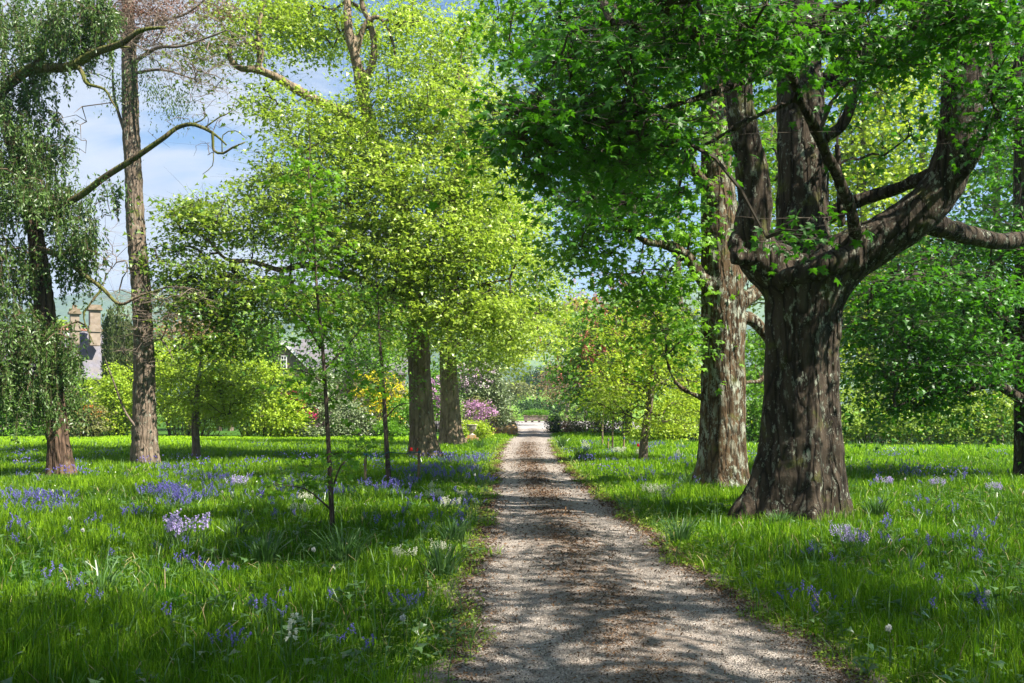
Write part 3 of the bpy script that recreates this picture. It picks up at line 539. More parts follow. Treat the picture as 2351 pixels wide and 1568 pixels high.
# --- L4 the two sycamores left of the track
b5 = G(972, 1056); b5[2] = 0; Y5 = b5[1]
tr5 = [(972, 1066, Y5, .58), (972, 1050, Y5, .52), (970, 1000, Y5, .42), (966, 930, Y5, .38), (962, 850, Y5, .36), (958, 760, Y5, .36), (948, 660, Y5, .32), (930, 550, Y5, .3), (900, 440, Y5, .27), (862, 330, Y5, .24), (838, 240, Y5, .2), (820, 150, Y5 - .3, .17), (800, 60, Y5 - .4, .14), (800, -60, Y5, .1), (820, -200, Y5, .06)]
L5 = [[(855, 330, Y5, .2), (800, 270, Y5 - .6, .17), (745, 240, Y5 - 1, .16), (694, 213, Y5 - 1.3, .15), (634, 177, Y5 - 1.5, .13), (590, 160, Y5 - 1.6, .12), (547, 155, Y5 - 1.7, .10), (526, 125, Y5 - 1.8, .09), (534, 83, Y5 - 1.8, .06), (500, 40, Y5 - 1.8, .03)],
      [(590, 165, Y5 - 1.6, .10), (599, 118, Y5 - 1.6, .10), (594, 60, Y5 - 1.5, .08), (620, -40, Y5 - 1.5, .04)], [(600, 118, Y5 - 1.6, .06), (560, 90, Y5 - 1.7, .05), (545, 40, Y5 - 1.7, .03)],
      [(832, 210, Y5, .14), (858, 130, Y5 - .3, .12), (852, 60, Y5 - .4, .1), (830, 0, Y5 - .4, .08), (860, -80, Y5 - .3, .05)], [(815, 130, Y5 - .3, .12), (836, 60, Y5 - .5, .1), (870, 40, Y5 - .6, .07), (900, 90, Y5 - .6, .05), (910, 160, Y5 - .6, .03)],
      [(952, 700, Y5, .17), (850, 650, Y5 - 1, .14), (760, 625, Y5 - 1.6, .12), (700, 608, Y5 - 2, .11), (643, 619, Y5 - 2.4, .09), (578, 600, Y5 - 2.7, .08), (520, 595, Y5 - 3, .07), (470, 545, Y5 - 3.2, .05), (415, 527, Y5 - 3.4, .03)],
      [(930, 560, Y5, .16), (1010, 470, Y5 - .3, .12), (1090, 400, Y5 - .5, .09), (1140, 300, Y5 - .6, .05)], [(900, 440, Y5, .14), (980, 330, Y5 - .4, .11), (1040, 220, Y5 - .5, .07), (1060, 120, Y5 - .5, .04)],
      [(960, 780, Y5, .12), (1020, 700, Y5 - .5, .1), (1090, 660, Y5 - 1, .07), (1170, 640, Y5 - 1.4, .04)], [(940, 620, Y5, .13), (880, 520, Y5 - 1, .1), (800, 470, Y5 - 1.7, .07), (720, 440, Y5 - 2.2, .04)]]
E = [EP(780, 40, Y5 + 1, 220, 90, 2.4, 90), EP(640, 50, Y5 + .5, 120, 90, 1.6, 34), EP(1000, 90, Y5, 120, 120, 2.6, 60), EP(960, 250, Y5 - 1, 190, 120, 3, 130), EP(740, 330, Y5 - 1.4, 150, 100, 2.6, 75), EP(880, 430, Y5 - 2, 240, 110, 2.4, 150), EP(1080, 390, Y5 - .5, 130, 130, 2.4, 80),
     EP(720, 520, Y5 - 2.2, 180, 80, 2.2, 80), EP(950, 580, Y5 - 2, 220, 90, 2.4, 130), EP(1130, 560, Y5 - 1, 110, 130, 2.2, 70), EP(520, 500, Y5 - 3, 130, 60, 1.6, 34), EP(430, 470, Y5 - 3.4, 80, 50, 1.2, 16), EP(500, 640, Y5 - 3, 130, 50, 1.6, 34),
     EP(640, 680, Y5 - 2.6, 130, 50, 1.8, 50), EP(450, 700, Y5 - 3, 90, 50, 1.2, 34), EP(520, 780, Y5 - 3, 100, 50, 1.2, 34), EP(640, 420, Y5 - 2, 90, 90, 1.6, 34), EP(400, 600, Y5 - 3.2, 60, 60, 1, 14), EP(1010, 710, Y5 - 1.8, 170, 60, 1.8, 66), EP(830, 700, Y5 - 2.4, 150, 60, 1.6, 54), EP(1140, 720, Y5 - 1.6, 90, 50, 1.4, 26), EP(560, 60, Y5 - 1.6, 110, 90, 1.4, 28), EP(610, 240, Y5 - 1.6, 80, 50, 1, 14), EP(1170, 800, Y5 - 1, 50, 40, 1, 6), EP(460, 130, Y5 - 1.6, 60, 60, 1, 8)]
tree('sycamore_tree', 'big sunlit sycamore left of the track, the nearer of the two trunks by the urn', 'tree', b5, tr5, L5, E, 'leaf_sun',
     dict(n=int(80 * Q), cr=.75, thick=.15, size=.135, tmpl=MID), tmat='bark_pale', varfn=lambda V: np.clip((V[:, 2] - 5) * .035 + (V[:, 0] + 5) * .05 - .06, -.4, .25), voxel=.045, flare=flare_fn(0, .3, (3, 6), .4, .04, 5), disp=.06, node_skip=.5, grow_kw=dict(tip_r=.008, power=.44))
b6 = G(1037, 1024); b6[2] = 0; Y6 = b6[1]
tr6 = [(1037, 1030, Y6, .62), (1037, 1018, Y6, .55), (1035, 980, Y6, .44), (1032, 900, Y6, .38), (1028, 800, Y6, .34), (1035, 650, Y6, .3), (1050, 480, Y6, .25), (1060, 300, Y6, .18), (1070, 150, Y6, .1)]
L6 = [[(1030, 820, Y6, .16), (1090, 760, Y6 - 1, .13), (1150, 735, Y6 - 1.6, .1), (1240, 720, Y6 - 2, .05)], [(1030, 700, Y6, .16), (1120, 600, Y6, .12), (1200, 540, Y6, .06)], [(1030, 720, Y6, .16), (940, 640, Y6, .12), (860, 600, Y6, .06)]]
E = [EP(1190, 690, Y6 - 1, 100, 100, 2.6, 60), EP(1110, 790, Y6 - 1.5, 100, 45, 2, 34), EP(1160, 480, Y6, 130, 130, 3, 70), EP(1120, 260, Y6, 110, 130, 2.6, 50), EP(930, 760, Y6, 120, 60, 2.4, 40), EP(960, 640, Y6 + 1, 160, 80, 2.6, 44), EP(1075, 60, Y6, 60, 80, 1, 14), EP(1225, 620, Y6, 60, 80, 2, 22)]
tree('sycamore_tree', 'sunlit sycamore left of the track, farther of two trunks, mossy foot near the urn', 'tree', b6, tr6, L6, E, 'leaf_sun',
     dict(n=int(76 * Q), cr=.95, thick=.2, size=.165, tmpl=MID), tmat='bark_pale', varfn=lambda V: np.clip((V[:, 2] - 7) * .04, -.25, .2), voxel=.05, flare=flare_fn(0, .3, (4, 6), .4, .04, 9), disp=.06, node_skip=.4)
# --- L2 tall bare trunk with dead top
b7 = G(335, 1072); b7[2] = 0; Y7 = b7[1]
tr7 = [(335, 1084, Y7, .46), (335, 1065, Y7, .40), (333, 1010, Y7, .35), (332, 920, Y7, .31), (331, 820, Y7, .28), (326, 700, Y7, .265), (318, 600, Y7, .26), (310, 500, Y7, .25), (306, 400, Y7, .24), (300, 300, Y7, .235), (298, 200, Y7, .215), (296, 120, Y7, .2), (292, 0, Y7, .17), (290, -150, Y7, .1)]
L7 = [[(298, 150, Y7, .06), (360, 110, Y7 - .6, .05), (420, 105, Y7 - 1, .035), (520, 70, Y7 - 1.3, .02)], [(297, 120, Y7, .06), (340, 60, Y7 - .5, .045), (430, 30, Y7 - .8, .03), (500, -30, Y7 - 1, .02)], [(296, 90, Y7, .05), (240, 50, Y7 + .3, .04), (180, 30, Y7 + .5, .02)],
      [(298, 170, Y7, .05), (370, 160, Y7 - .5, .035), (440, 180, Y7 - .8, .015)], [(285, 300, Y7, .05), (262, 220, Y7 + .1, .04), (258, 130, Y7 + .2, .02)], [(325, 690, Y7 - .2, .035), (380, 660, Y7 - .8, .025), (440, 662, Y7 - 1, .012)], [(330, 800, Y7 - .2, .03), (370, 780, Y7 - .6, .02), (400, 830, Y7 - .8, .01)],
      [(330, 1000, Y7 - .2, .04), (290, 950, Y7 - .3, .03), (262, 880, Y7 - .4, .025), (240, 820, Y7 - .4, .01)]]
root = thing('tall_tree', 'tall straight bare trunk with a twiggy dead top between weeping tree and sycamores', 'tree', tuple(b7))
big_trunk(root, [limb(tr7, 32, .1, flare_fn(0, .2, (5, 8), .3, .04, 2))], M['bark_tall'], .04, 3, disp=.07, dscale=.25)
nodes = np.vstack([limb_nodes(tr7, .3, .7)] + [limb_nodes(l, .25) for l in L7])
T = in_ell([EP(420, 60, Y7 - .8, 180, 90, 2, 105), EP(300, 40, Y7, 140, 80, 2, 80), EP(230, 130, Y7, 80, 60, 1, 30), EP(430, 170, Y7 - .6, 110, 60, 1.4, 60), EP(370, 690, Y7 - .8, 110, 60, 1, 34), EP(350, 780, Y7 - .6, 80, 80, .8, 28), EP(230, 600, Y7 - .5, 90, 90, 1, 20)])
V, F = grow(nodes, T, tip_r=.005, power=.36, kink=.14)
c = np.repeat(T, 7, 0); d = rng.normal(size=c.shape) * A(.35, .35, .22)
put('branches', *join([limb(l, 8, .2) for l in L7] + [(V, F), sticks(c, c + d, .004)]), M['twig_pale'], root)
T2 = in_ell([EP(360, 30, Y7, 190, 60, 2, 130)]); V, F, v = spray(T2, 60, .34, .2, .09, NARROW, 1.0, 0, .3, 0); put('dead_needles', V, F, M['needles_dead'], root, var=v)
T2 = in_ell([EP(390, 215, Y7 - .7, 50, 40, .6, 9), EP(420, 235, Y7 - .7, 40, 30, .5, 6), EP(350, 160, Y7 - .5, 60, 40, .8, 8), EP(270, 190, Y7 - .5, 20, 60, .3, 8)]); V, F, v = spray(T2, 60, .32, .3, .09, NARROW, .8, .5, .3, 1.0); put('living_sprays', V, F, M['leaf_small'], root, var=v)
# --- L1 weeping tree at the left
b8 = G(140, 1097); b8[2] = 0; Y8 = b8[1]
tr8 = [(142, 1106, Y8, .38), (140, 1085, Y8, .33), (136, 1030, Y8, .26), (128, 950, Y8, .24), (118, 850, Y8, .225), (106, 750, Y8, .25), (98, 660, Y8, .22), (88, 580, Y8, .2), (74, 500, Y8, .18), (50, 400, Y8, .17), (20, 300, Y8, .16), (-20, 180, Y8, .15), (-60, 0, Y8, .1)]
L8 = [[(10, 270, Y8, .13), (0, 218, Y8, .13), (50, 170, Y8 - .2, .125), (80, 156, Y8 - .3, .12), (143, 155, Y8 - .5, .11), (176, 146, Y8 - .6, .10), (217, 121, Y8 - .8, .09), (277, 100, Y8 - 1.2, .075), (322, 70, Y8 - 1.4, .05), (380, 62, Y8 - 1.5, .03)],
      [(50, 170, Y8 - .2, .09), (84, 145, Y8, .085), (98, 118, Y8, .07), (110, 60, Y8, .05)], [(176, 146, Y8 - .6, .06), (190, 170, Y8 - .8, .05), (200, 192, Y8 - .9, .04), (240, 205, Y8 - 1, .03), (258, 235, Y8 - 1, .02), (272, 256, Y8 - 1, .008)], [(170, 146, Y8 - .6, .07), (200, 118, Y8 - .4, .06), (230, 108, Y8 - .3, .04), (300, 108, Y8 - .2, .02)],
      [(74, 510, Y8, .10), (120, 480, Y8 - .3, .085), (180, 452, Y8 - .6, .08), (240, 407, Y8 - .9, .075), (298, 370, Y8 - 1.2, .07), (345, 338, Y8 - 1.4, .062), (382, 312, Y8 - 1.5, .055), (405, 294, Y8 - 1.5, .05), (438, 285, Y8 - 1.6, .045), (468, 294, Y8 - 1.6, .04), (488, 305, Y8 - 1.7, .035)],
      [(488, 303, Y8 - 1.7, .035), (489, 325, Y8 - 1.7, .032), (491, 346, Y8 - 1.7, .03), (511, 352, Y8 - 1.7, .027), (535, 338, Y8 - 1.8, .022), (563, 326, Y8 - 1.8, .014)], [(488, 305, Y8 - 1.7, .03), (505, 318, Y8 - 1.7, .025), (520, 333, Y8 - 1.7, .018)], [(438, 286, Y8 - 1.6, .02), (470, 270, Y8 - 1.6, .014), (466, 240, Y8 - 1.6, .008)], [(468, 294, Y8 - 1.6, .02), (505, 268, Y8 - 1.6, .015), (530, 255, Y8 - 1.6, .008), (545, 210, Y8 - 1.6, .004)], [(510, 352, Y8 - 1.7, .014), (512, 310, Y8 - 1.7, .012), (540, 300, Y8 - 1.7, .01), (566, 318, Y8 - 1.7, .006)],
      [(490, 350, Y8 - 1.7, .014), (488, 380, Y8 - 1.7, .01), (465, 400, Y8 - 1.7, .006)],
      [(90, 570, Y8 - .1, .08), (140, 590, Y8 - .4, .065), (185, 625, Y8 - .6, .055), (235, 662, Y8 - .8, .045), (275, 698, Y8 - 1, .035), (320, 680, Y8 - 1.1, .02), (370, 664, Y8 - 1.2, .01)], [(235, 662, Y8 - .8, .03), (205, 700, Y8 - .9, .022), (192, 730, Y8 - .9, .018), (215, 790, Y8 - .9, .008)]]
root = thing('weeping_tree', 'leaning weeping tree with drooping small-leaved curtains at the left edge', 'tree', tuple(b8))
big_trunk(root, [limb(tr8, 30, .1, flare_fn(0, .15, (5, 8), .3, .05, 4))], M['bark_red'], .035, 3, disp=.06, dscale=.25)
put('limbs', *join([limb(l, 9, .12) for l in L8]), M['bark_moss'], root, smooth=True)
E = [EP(40, 60, Y8, 120, 110, 2, 60), EP(150, 40, Y8 - .4, 80, 60, 1.4, 34), EP(215, 25, Y8 - .5, 50, 60, .8, 26), EP(60, 300, Y8, 90, 60, 1.6, 40), EP(20, 400, Y8, 110, 80, 2, 54), EP(120, 450, Y8 - .3, 90, 40, 1.3, 34), EP(30, 600, Y8 - .5, 60, 80, 1.5, 34), EP(175, 600, Y8, 40, 50, .6, 10),
     EP(45, 770, Y8 - .8, 70, 80, 1.4, 50), EP(150, 800, Y8 - .2, 40, 40, .6, 12), EP(130, 780, Y8 - .8, 30, 60, .6, 12), EP(50, 880, Y8 - .8, 80, 60, 1.2, 40), EP(150, 900, Y8 + .4, 40, 40, .5, 10), EP(180, 540, Y8 - .5, 60, 50, .8, 22), EP(260, 420, Y8 - 1, 30, 20, .4, 3), EP(-100, 500, Y8, 90, 380, 2, 120), EP(40, 180, Y8, 70, 60, 1, 24)]
T = in_ell(E); nodes = np.vstack([limb_nodes(tr8, .3, .35)] + [limb_nodes(l, .25) for l in L8])
BV, BF = grow(nodes, T, tip_r=.005, power=.42, kink=.12)
Tb = in_ell([EP(455, 300, Y8 - 1.6, 110, 80, .8, 46), EP(250, 480, Y8 - 1, 50, 60, .6, 12), EP(160, 300, Y8 - .8, 60, 80, .8, 16), EP(240, 560, Y8 - 1, 50, 80, .6, 14)]); BV2, BF2 = grow(nodes, Tb, tip_r=.003, power=.4, kink=.2)
# hanging strands
def strands(T, per, lmin, lmax, spread, leaf_sz, step=.035):
    c = np.repeat(T, per, 0) + rng.normal(size=(len(T) * per, 3)) * A(spread, spread, .12); n = len(c); Ln = rng.uniform(lmin, lmax, n); a = rng.uniform(0, 6.28, n); o = np.column_stack([np.cos(a), np.sin(a), np.zeros(n)]) * (Ln * .28)[:, None]
    c = c - A(0, 0, 1) * np.maximum(0, .25 - (c[:, 2] - Ln))[:, None] * 0
    Ln = np.minimum(Ln, np.maximum(.1, c[:, 2] - .25)); tops = []; K = 5; pp = [c + o * (1 - (1 - s) ** 2) - A(0, 0, 1) * (Ln * s ** 1.35)[:, None] + A(0, 0, .12) * math.sin(s * 3.14) for s in np.linspace(0, 1, K)]
    st = join([sticks(pp[i], pp[i + 1], .0022) for i in range(K - 1)]); m = int(lmax / step); s = rng.uniform(0.05, 1, (n, m)); keep = rng.uniform(0, 1, (n, m)) < (Ln / lmax)[:, None]
    idx, jj = np.nonzero(keep); sv = s[idx, jj][:, None]; q = c[idx] + o[idx] * (1 - (1 - sv) ** 2) - A(0, 0, 1) * Ln[idx][:, None] * sv ** 1.35 + rng.normal(size=(len(idx), 3)) * .022
    tip = rng.normal(size=q.shape) + A(0, 0, -.9); var = np.clip(rng.uniform(0, 1, n)[idx] * .5 + rng.uniform(0, .5, len(idx)), 0, 1)
    return st, instance(NARROW, q, tip, A(0, 0, 1) * .6 + rng.normal(size=q.shape) * .7, leaf_sz * rng.uniform(.7, 1.3, len(q)), var)
st, lf = strands(T, 6, .35, 1.0, .16, .11); put('branches', *join([(BV, BF), (BV2, BF2), st]), M['twig_moss'], root); put('crown', lf[0], lf[1], M['leaf_small'], root, var=lf[2])
# --- L3 small tree with a stout short stem and wide yellow-green crown
b9 = G(450, 1056); b9[2] = 0; Y9 = b9[1]
tr9 = [(450, 1060, Y9, .15), (450, 1020, Y9, .125), (448, 980, Y9, .12), (450, 930, Y9, .1), (455, 880, Y9, .06), (460, 830, Y9, .03)]
E = [EP(470, 930, Y9, 110, 60, 1.6, 44), EP(430, 860, Y9, 80, 50, 1.2, 26), EP(540, 890, Y9 + .4, 80, 60, 1.3, 28)]
tree('small_tree', 'small round tree with a stout short stem standing on the left lawn', 'tree', b9, tr9, [], E, 'leaf_bright', dict(n=int(80 * Q), cr=.5, thick=.2, size=.1, tmpl=MID), tmat='bark_tall', remesh=False, node_skip=.4, grow_kw=dict(tip_r=.006))
# --- L5, L6 saplings
b10 = G(763, 1226); b10[2] = 0; Y10 = b10[1]
tr10 = [(764, 1230, Y10, 0.0385), (762, 1180, Y10, 0.0350), (757, 1080, Y10, 0.0322), (752, 980, Y10, 0.0294), (745, 860, Y10, 0.0252), (737, 760, Y10, 0.0210), (727, 660, Y10, 0.0182), (722, 560, Y10, 0.0154), (716, 460, Y10, 0.0126), (708, 390, Y10, 0.0098), (712, 330, Y10, 0.0063), (705, 270, Y10, 0.0028)]
L10 = [[(762, 1172, Y10, .016), (735, 1148, Y10 - .1, .012), (700, 1122, Y10 - .2, .009), (640, 1112, Y10 - .3, .004)], [(760, 1130, Y10, .014), (782, 1070, Y10 + .1, .012), (800, 1050, Y10 + .2, .01), (850, 1020, Y10 + .3, .004)], [(735, 800, Y10, .016), (700, 740, Y10 - .2, .011), (650, 700, Y10 - .3, .005)], [(742, 850, Y10, .014), (800, 790, Y10, .01), (840, 740, Y10, .005)], [(724, 600, Y10, .012), (690, 540, Y10, .008), (660, 470, Y10, .004)], [(710, 420, Y10, .01), (735, 380, Y10, .007), (745, 350, Y10, .003)], [(745, 880, Y10, .012), (690, 850, Y10, .008), (620, 850, Y10, .003)]]
E = [EP(715, 650, Y10, 110, 180, .8, 60), EP(715, 420, Y10, 60, 100, .5, 24), EP(750, 880, Y10, 150, 120, .8, 34), EP(700, 1100, Y10, 110, 60, .6, 14), EP(810, 1030, Y10, 60, 40, .4, 7)]
tree('sapling', 'thin dark-stemmed sapling in the near left grass, nearest tree to the camera on that side', 'sapling', b10, tr10, L10, E, 'leaf_mid', dict(n=int(13 * Q), cr=.22, thick=.08, size=.075, tmpl=MAPLE), tmat='bark_thin', remesh=False, node_skip=.1, grow_kw=dict(tip_r=.0022, power=.4, kink=.12), twig_r=.0015)
b11 = G(893, 1112); b11[2] = 0; Y11 = b11[1]
tr11 = [(893, 1116, Y11, .065), (890, 1060, Y11, .055), (885, 980, Y11, .05), (881, 900, Y11, .044), (876, 830, Y11, .036), (870, 760, Y11, .026), (868, 690, Y11, .016), (862, 620, Y11, .006)]
L11 = [[(885, 960, Y11, .018), (915, 930, Y11, .012), (950, 925, Y11, .005)], [(881, 910, Y11, .018), (858, 880, Y11, .012), (820, 870, Y11, .005)], [(876, 860, Y11, .016), (840, 840, Y11, .01), (800, 845, Y11, .004)]]
E = [EP(870, 760, Y11, 90, 110, .9, 48), EP(870, 880, Y11, 90, 60, .8, 22), EP(865, 1030, Y11, 70, 30, .6, 5)]
tree('sapling', 'slim staked sapling tied with blue-green cord between two wooden stakes', 'sapling', b11, tr11, L11, E, 'leaf_mid', dict(n=int(26 * Q), cr=.3, thick=.1, size=.08, tmpl=MID), tmat='bark_thin', remesh=False, node_skip=.1, grow_kw=dict(tip_r=.003, power=.4), twig_r=.002)
# saplings in the right verge
for k, (px, py, top, lab, x2, rr_) in enumerate([(1383, 1022, 905, 'thin white-barked sapling, closest to the track of the row in the right verge', 1392, .04), (1406, 1032, 915, 'thin pink-brown sapling between the white-barked sapling and the wooden stake', 1414, .04), (1597, 1010, 880, 'slender pale sapling immediately left of the lichen-spotted trunk', 1600, .035)]):
    b = G(px, py + 4); b[2] = 0; Yk = b[1]
    tree('sapling', lab, 'sapling', b, [(px, py + 6, Yk, rr_), (px + 1, (py + top) / 2, Yk, rr_ * .75), (x2, top, Yk, rr_ * .4), (x2 + 2, top - 50, Yk, rr_ * .1)], [], [EP(x2, top - 10, Yk, 34, 45, .7, 18)], 'leaf_bright' if k < 2 else 'leaf_mid',
         dict(n=40, cr=.4, thick=.15, size=.08, tmpl=MID), tmat='bark_pale' if k == 0 else 'bark_thin', remesh=False, node_skip=.4, grow_kw=dict(tip_r=.004), bmat='twig_pale')
# ================================================================ background planting
def shrub(name, label, cat, ells, leafmat, n, leaf, flowers=None, group=None, stems=True, base=None, up=.5):
    """ells: (px,py,Y,rx,ry) lobes; n leaf sprays per lobe"""
    e0 = ells[0]; c0 = P(*e0[:3]); root = thing(name, label, cat, (c0[0], c0[1], 0) if base is None else base, group)
    T = []
    for (px, py, Y, rx, ry), k in zip(ells, n if hasattr(n, '__len__') else [n] * len(ells)):
        c = P(px, py, Y); r = A(rx / FPX * Y, min(rx, 70) / FPX * Y * .85, ry / FPX * Y); d = nrm(rng.normal(size=(k, 3))); d[:, 1] = np.where(rng.uniform(0, 1, k) < .7, -np.abs(d[:, 1]), d[:, 1])
        lump = 1 + .16 * Noise(.45, 12, int(px) % 97)(d); q = c + d * r * (rng.uniform(.25, 1, (k, 1)) ** .4) * lump[:, None]; q = q[q[:, 2] > .05]; T.append(q)
    T = np.vstack(T); L = dict(n=40, cr=.35, thick=.22, size=.12, tmpl=FAR, tilt=.8, droop=.1, hang=.2); L.update(leaf)
    V, F, v = spray(T, **L); keep = None
    V[:, 2] = np.maximum(V[:, 2], .02 + .03 * rng.uniform(0, 1, len(V)))
    put('foliage', V, F, M[leafmat], root, var=v)
    if stems:
        s = T[rng.choice(len(T), min(len(T), 60), False)]; b = np.column_stack([root.location[0] + (s[:, 0] - root.location[0]) * .55, root.location[1] + (s[:, 1] - root.location[1]) * .5, np.zeros(len(s))]); m = (b * .45 + s * .55) + rng.normal(size=s.shape) * .12
        put('stems', *join([sticks(b, m, .022), sticks(m, s, .014)]), M['twig'], root)
    if flowers:
        for fm, cnt, regs, sz, per in flowers:
            out = T if regs is None else None
            if regs is None:
                sel = T[rng.choice(len(T), min(cnt, len(T)), False)] + A(0, -.12, .1)
            else:
                sel = np.vstack([P(px, py, Y) + rng.normal(size=(k, 3)) * A(rx / FPX * Y, .25, ry / FPX * Y) * .55 + A(0, -.3, 0) for px, py, Y, rx, ry, k in regs])
            V, F, v = spray(sel, per, .13, .11, sz, FAR, 1.0, .1, .5, -.3); put('blossom', V, F, M[fm], root, var=v)
    return root
YG = dict(n=46, cr=.42, thick=.2, size=.15)
shrub('shrub', 'broad bright yellow-green shrub mass directly right of the tall bare trunk', 'shrub', [(420, 890, 56, 90, 100), (395, 830, 58, 70, 60), (500, 870, 57, 90, 90)], 'leaf_bright', [170, 80, 170], YG)
shrub('shrub', 'rounded yellow-green shrub between the broad bright mass and the pink rhododendron', 'shrub', [(600, 915, 55, 95, 90), (655, 960, 54, 50, 50)], 'leaf_bright', [230, 80], YG)
shrub('shrub', 'yellow-green shrub just left of the tall bare trunk', 'shrub', [(275, 920, 56, 45, 80), (215, 915, 58, 40, 45)], 'leaf_bright', [150, 50], YG)
shrub('azalea', 'low shrub with orange blossom right of the weeping trunk', 'shrub', [(205, 968, 54, 42, 42)], 'leaf_olive', [80], YG, [('fl_orange', 0, [(215, 945, 54, 34, 20, 26)], .09, 12)])
shrub('shrub', 'dark green shrubs seen behind the weeping curtains', 'shrub', [(60, 950, 55, 90, 65), (-60, 900, 55, 90, 100), (150, 900, 58, 60, 60)], 'leaf_mid', [130, 110, 70], YG)
shrub('rhododendron', 'rhododendron with hot pink flower trusses by the near sapling stem', 'shrub', [(700, 930, 56, 55, 70), (740, 900, 57, 40, 60)], 'leaf_grey', [110, 60], dict(n=40, cr=.4, thick=.25, size=.16), [('fl_pink', 0, [(668, 908, 55, 22, 8, 16), (690, 935, 55, 16, 8, 10), (705, 905, 55, 14, 6, 5), (722, 950, 54.6, 12, 10, 8)], .1, 16), ('fl_purple', 0, [(760, 950, 55, 18, 14, 9), (735, 975, 54.5, 20, 8, 7)], .09, 14)])
shrub('shrub', 'grey-green small-leaved shrub low at the back edge of the left lawn', 'shrub', [(700, 990, 54.5, 55, 18), (790, 965, 55, 60, 50), (840, 985, 55, 55, 28)], 'leaf_grey', [60, 130, 70], dict(n=44, cr=.35, thick=.2, size=.13))
shrub('laburnum', 'shrub covered in golden yellow blossom between the two staked stems', 'shrub', [(862, 915, 58, 52, 62), (905, 935, 58, 40, 50)], 'leaf_olive', [110, 60], dict(n=30, cr=.4, thick=.25, size=.13), [('fl_yellow', 0, [(860, 890, 57, 46, 34, 90), (880, 940, 57, 44, 28, 60), (915, 900, 57, 24, 26, 24)], .11, 20)])
shrub('shrub', 'fresh green shrub left of the sunlit sycamore trunks', 'shrub', [(930, 960, 55, 45, 48), (900, 990, 54, 30, 22)], 'leaf_mid', [100, 34], dict(n=44, cr=.38, thick=.2, size=.14))
shrub('rhododendron', 'tall rhododendron with purple-pink flowers between the two sycamore trunks', 'shrub', [(1010, 900, 64, 42, 70), (1070, 860, 66, 50, 50)], 'leaf_mid', [90, 70], dict(n=40, cr=.5, thick=.3, size=.16), [('fl_purple', 0, [(1008, 905, 62, 22, 34, 44), (1062, 880, 63, 22, 26, 24), (1085, 850, 63, 34, 20, 22)], .12, 18)])
shrub('shrub', 'pale cream-and-green tall shrub rising right of the mossy sycamore foot', 'shrub', [(1098, 880, 60, 50, 70), (1130, 905, 60, 32, 50), (1150, 935, 61, 18, 40)], 'leaf_grey', [110, 60, 30], dict(n=44, cr=.45, thick=.25, size=.15), [('fl_lilac', 0, [(1100, 860, 59, 44, 30, 40)], .1, 10)])
shrub('rhododendron', 'low rhododendron with lilac-purple flowers behind the stone urn', 'shrub', [(1098, 950, 57, 40, 38)], 'leaf_olive', [80], dict(n=30, cr=.35, thick=.25, size=.12), [('fl_purple', 0, [(1095, 962, 56, 26, 14, 30), (1115, 940, 56, 24, 18, 34), (1085, 930, 56, 22, 12, 20)], .1, 16)])
shrub('shrub', 'bright green leafy shrub hugging the urn pedestal', 'shrub', [(1068, 985, 48.5, 16, 24), (1108, 990, 48.5, 16, 22), (1090, 985, 49.5, 20, 20)], 'leaf_bright', [30, 26, 20], dict(n=40, cr=.25, thick=.18, size=.09))
shrub('shrub', 'olive brown shrub behind the low mossy wall', 'shrub', [(1135, 972, 62, 20, 20), (1160, 965, 64, 24, 24)], 'leaf_olive', [30, 36], dict(n=30, cr=.35, thick=.25, size=.11))
shrub('shrub', 'russet twiggy shrub at the left end of the forecourt', 'shrub', [(1172, 975, 66, 16, 20), (1150, 945, 72, 20, 24)], 'leaf_copper', [24, 26], dict(n=22, cr=.35, thick=.25, size=.1))
shrub('clipped_bush', 'dark clipped bush on the right of the track end', 'shrub', [(1274, 974, 63, 21, 22), (1284, 985, 63, 18, 18)], 'leaf_dark', [60, 40], dict(n=50, cr=.25, thick=.2, size=.08))
shrub('clipped_bush', 'small coppery clipped dome beside the dark clipped bush', 'shrub', [(1303, 982, 60, 13, 18)], 'leaf_copper', [36], dict(n=40, cr=.2, thick=.15, size=.07))
shrub('shrub', 'olive green loose shrub right of the coppery dome', 'shrub', [(1340, 970, 60, 42, 34), (1395, 965, 58, 40, 40)], 'leaf_olive', [90, 90], dict(n=34, cr=.4, thick=.25, size=.11))
# red horse chestnut
b = G(1440, 1002); b[2] = 0; Yc = b[1]
E = [EP(1420, 740, Yc, 110, 90, 2.4, 120), EP(1350, 850, Yc - 1, 80, 70, 2, 70), EP(1460, 840, Yc - 1, 110, 90, 2, 110), EP(1400, 900, Yc - 1, 60, 40, 1.4, 26), EP(1530, 760, Yc, 70, 110, 2.4, 60)]
root, T = tree('horse_chestnut', 'horse chestnut covered in upright salmon-pink flower candles right of the track', 'tree', b, [(1440, 1006, Yc, .3), (1440, 900, Yc, .26), (1430, 800, Yc, .2), (1420, 700, Yc, .1)], [], E, 'leaf_mid', dict(n=44, cr=.9, thick=.4, size=.24, tmpl=FAR, hang=.6), tmat='bark_pale', remesh=False, node_skip=.3, grow_kw=dict(tip_r=.012))
sel = T[rng.choice(len(T), 330, False)] + rng.normal(size=(330, 3)) * A(.6, .3, .25) + A(0, -.75, .45); c = np.repeat(sel, 26, 0); z = np.tile(np.linspace(0, .42, 26), 330); a = rng.uniform(0, 6.28, len(c)); rr = .10 * (1 - z / .46)
q = c + np.column_stack([np.cos(a) * rr, np.sin(a) * rr, z]); V, F, v = instance(FAR, q, np.column_stack([np.cos(a), np.sin(a), a * 0 + .3]), A(0, 0, 1) + rng.normal(size=q.shape) * .5, .09, rng.uniform(0, 1, len(q))); put('flower_candles', V, F, M['fl_candle'], root, var=v)
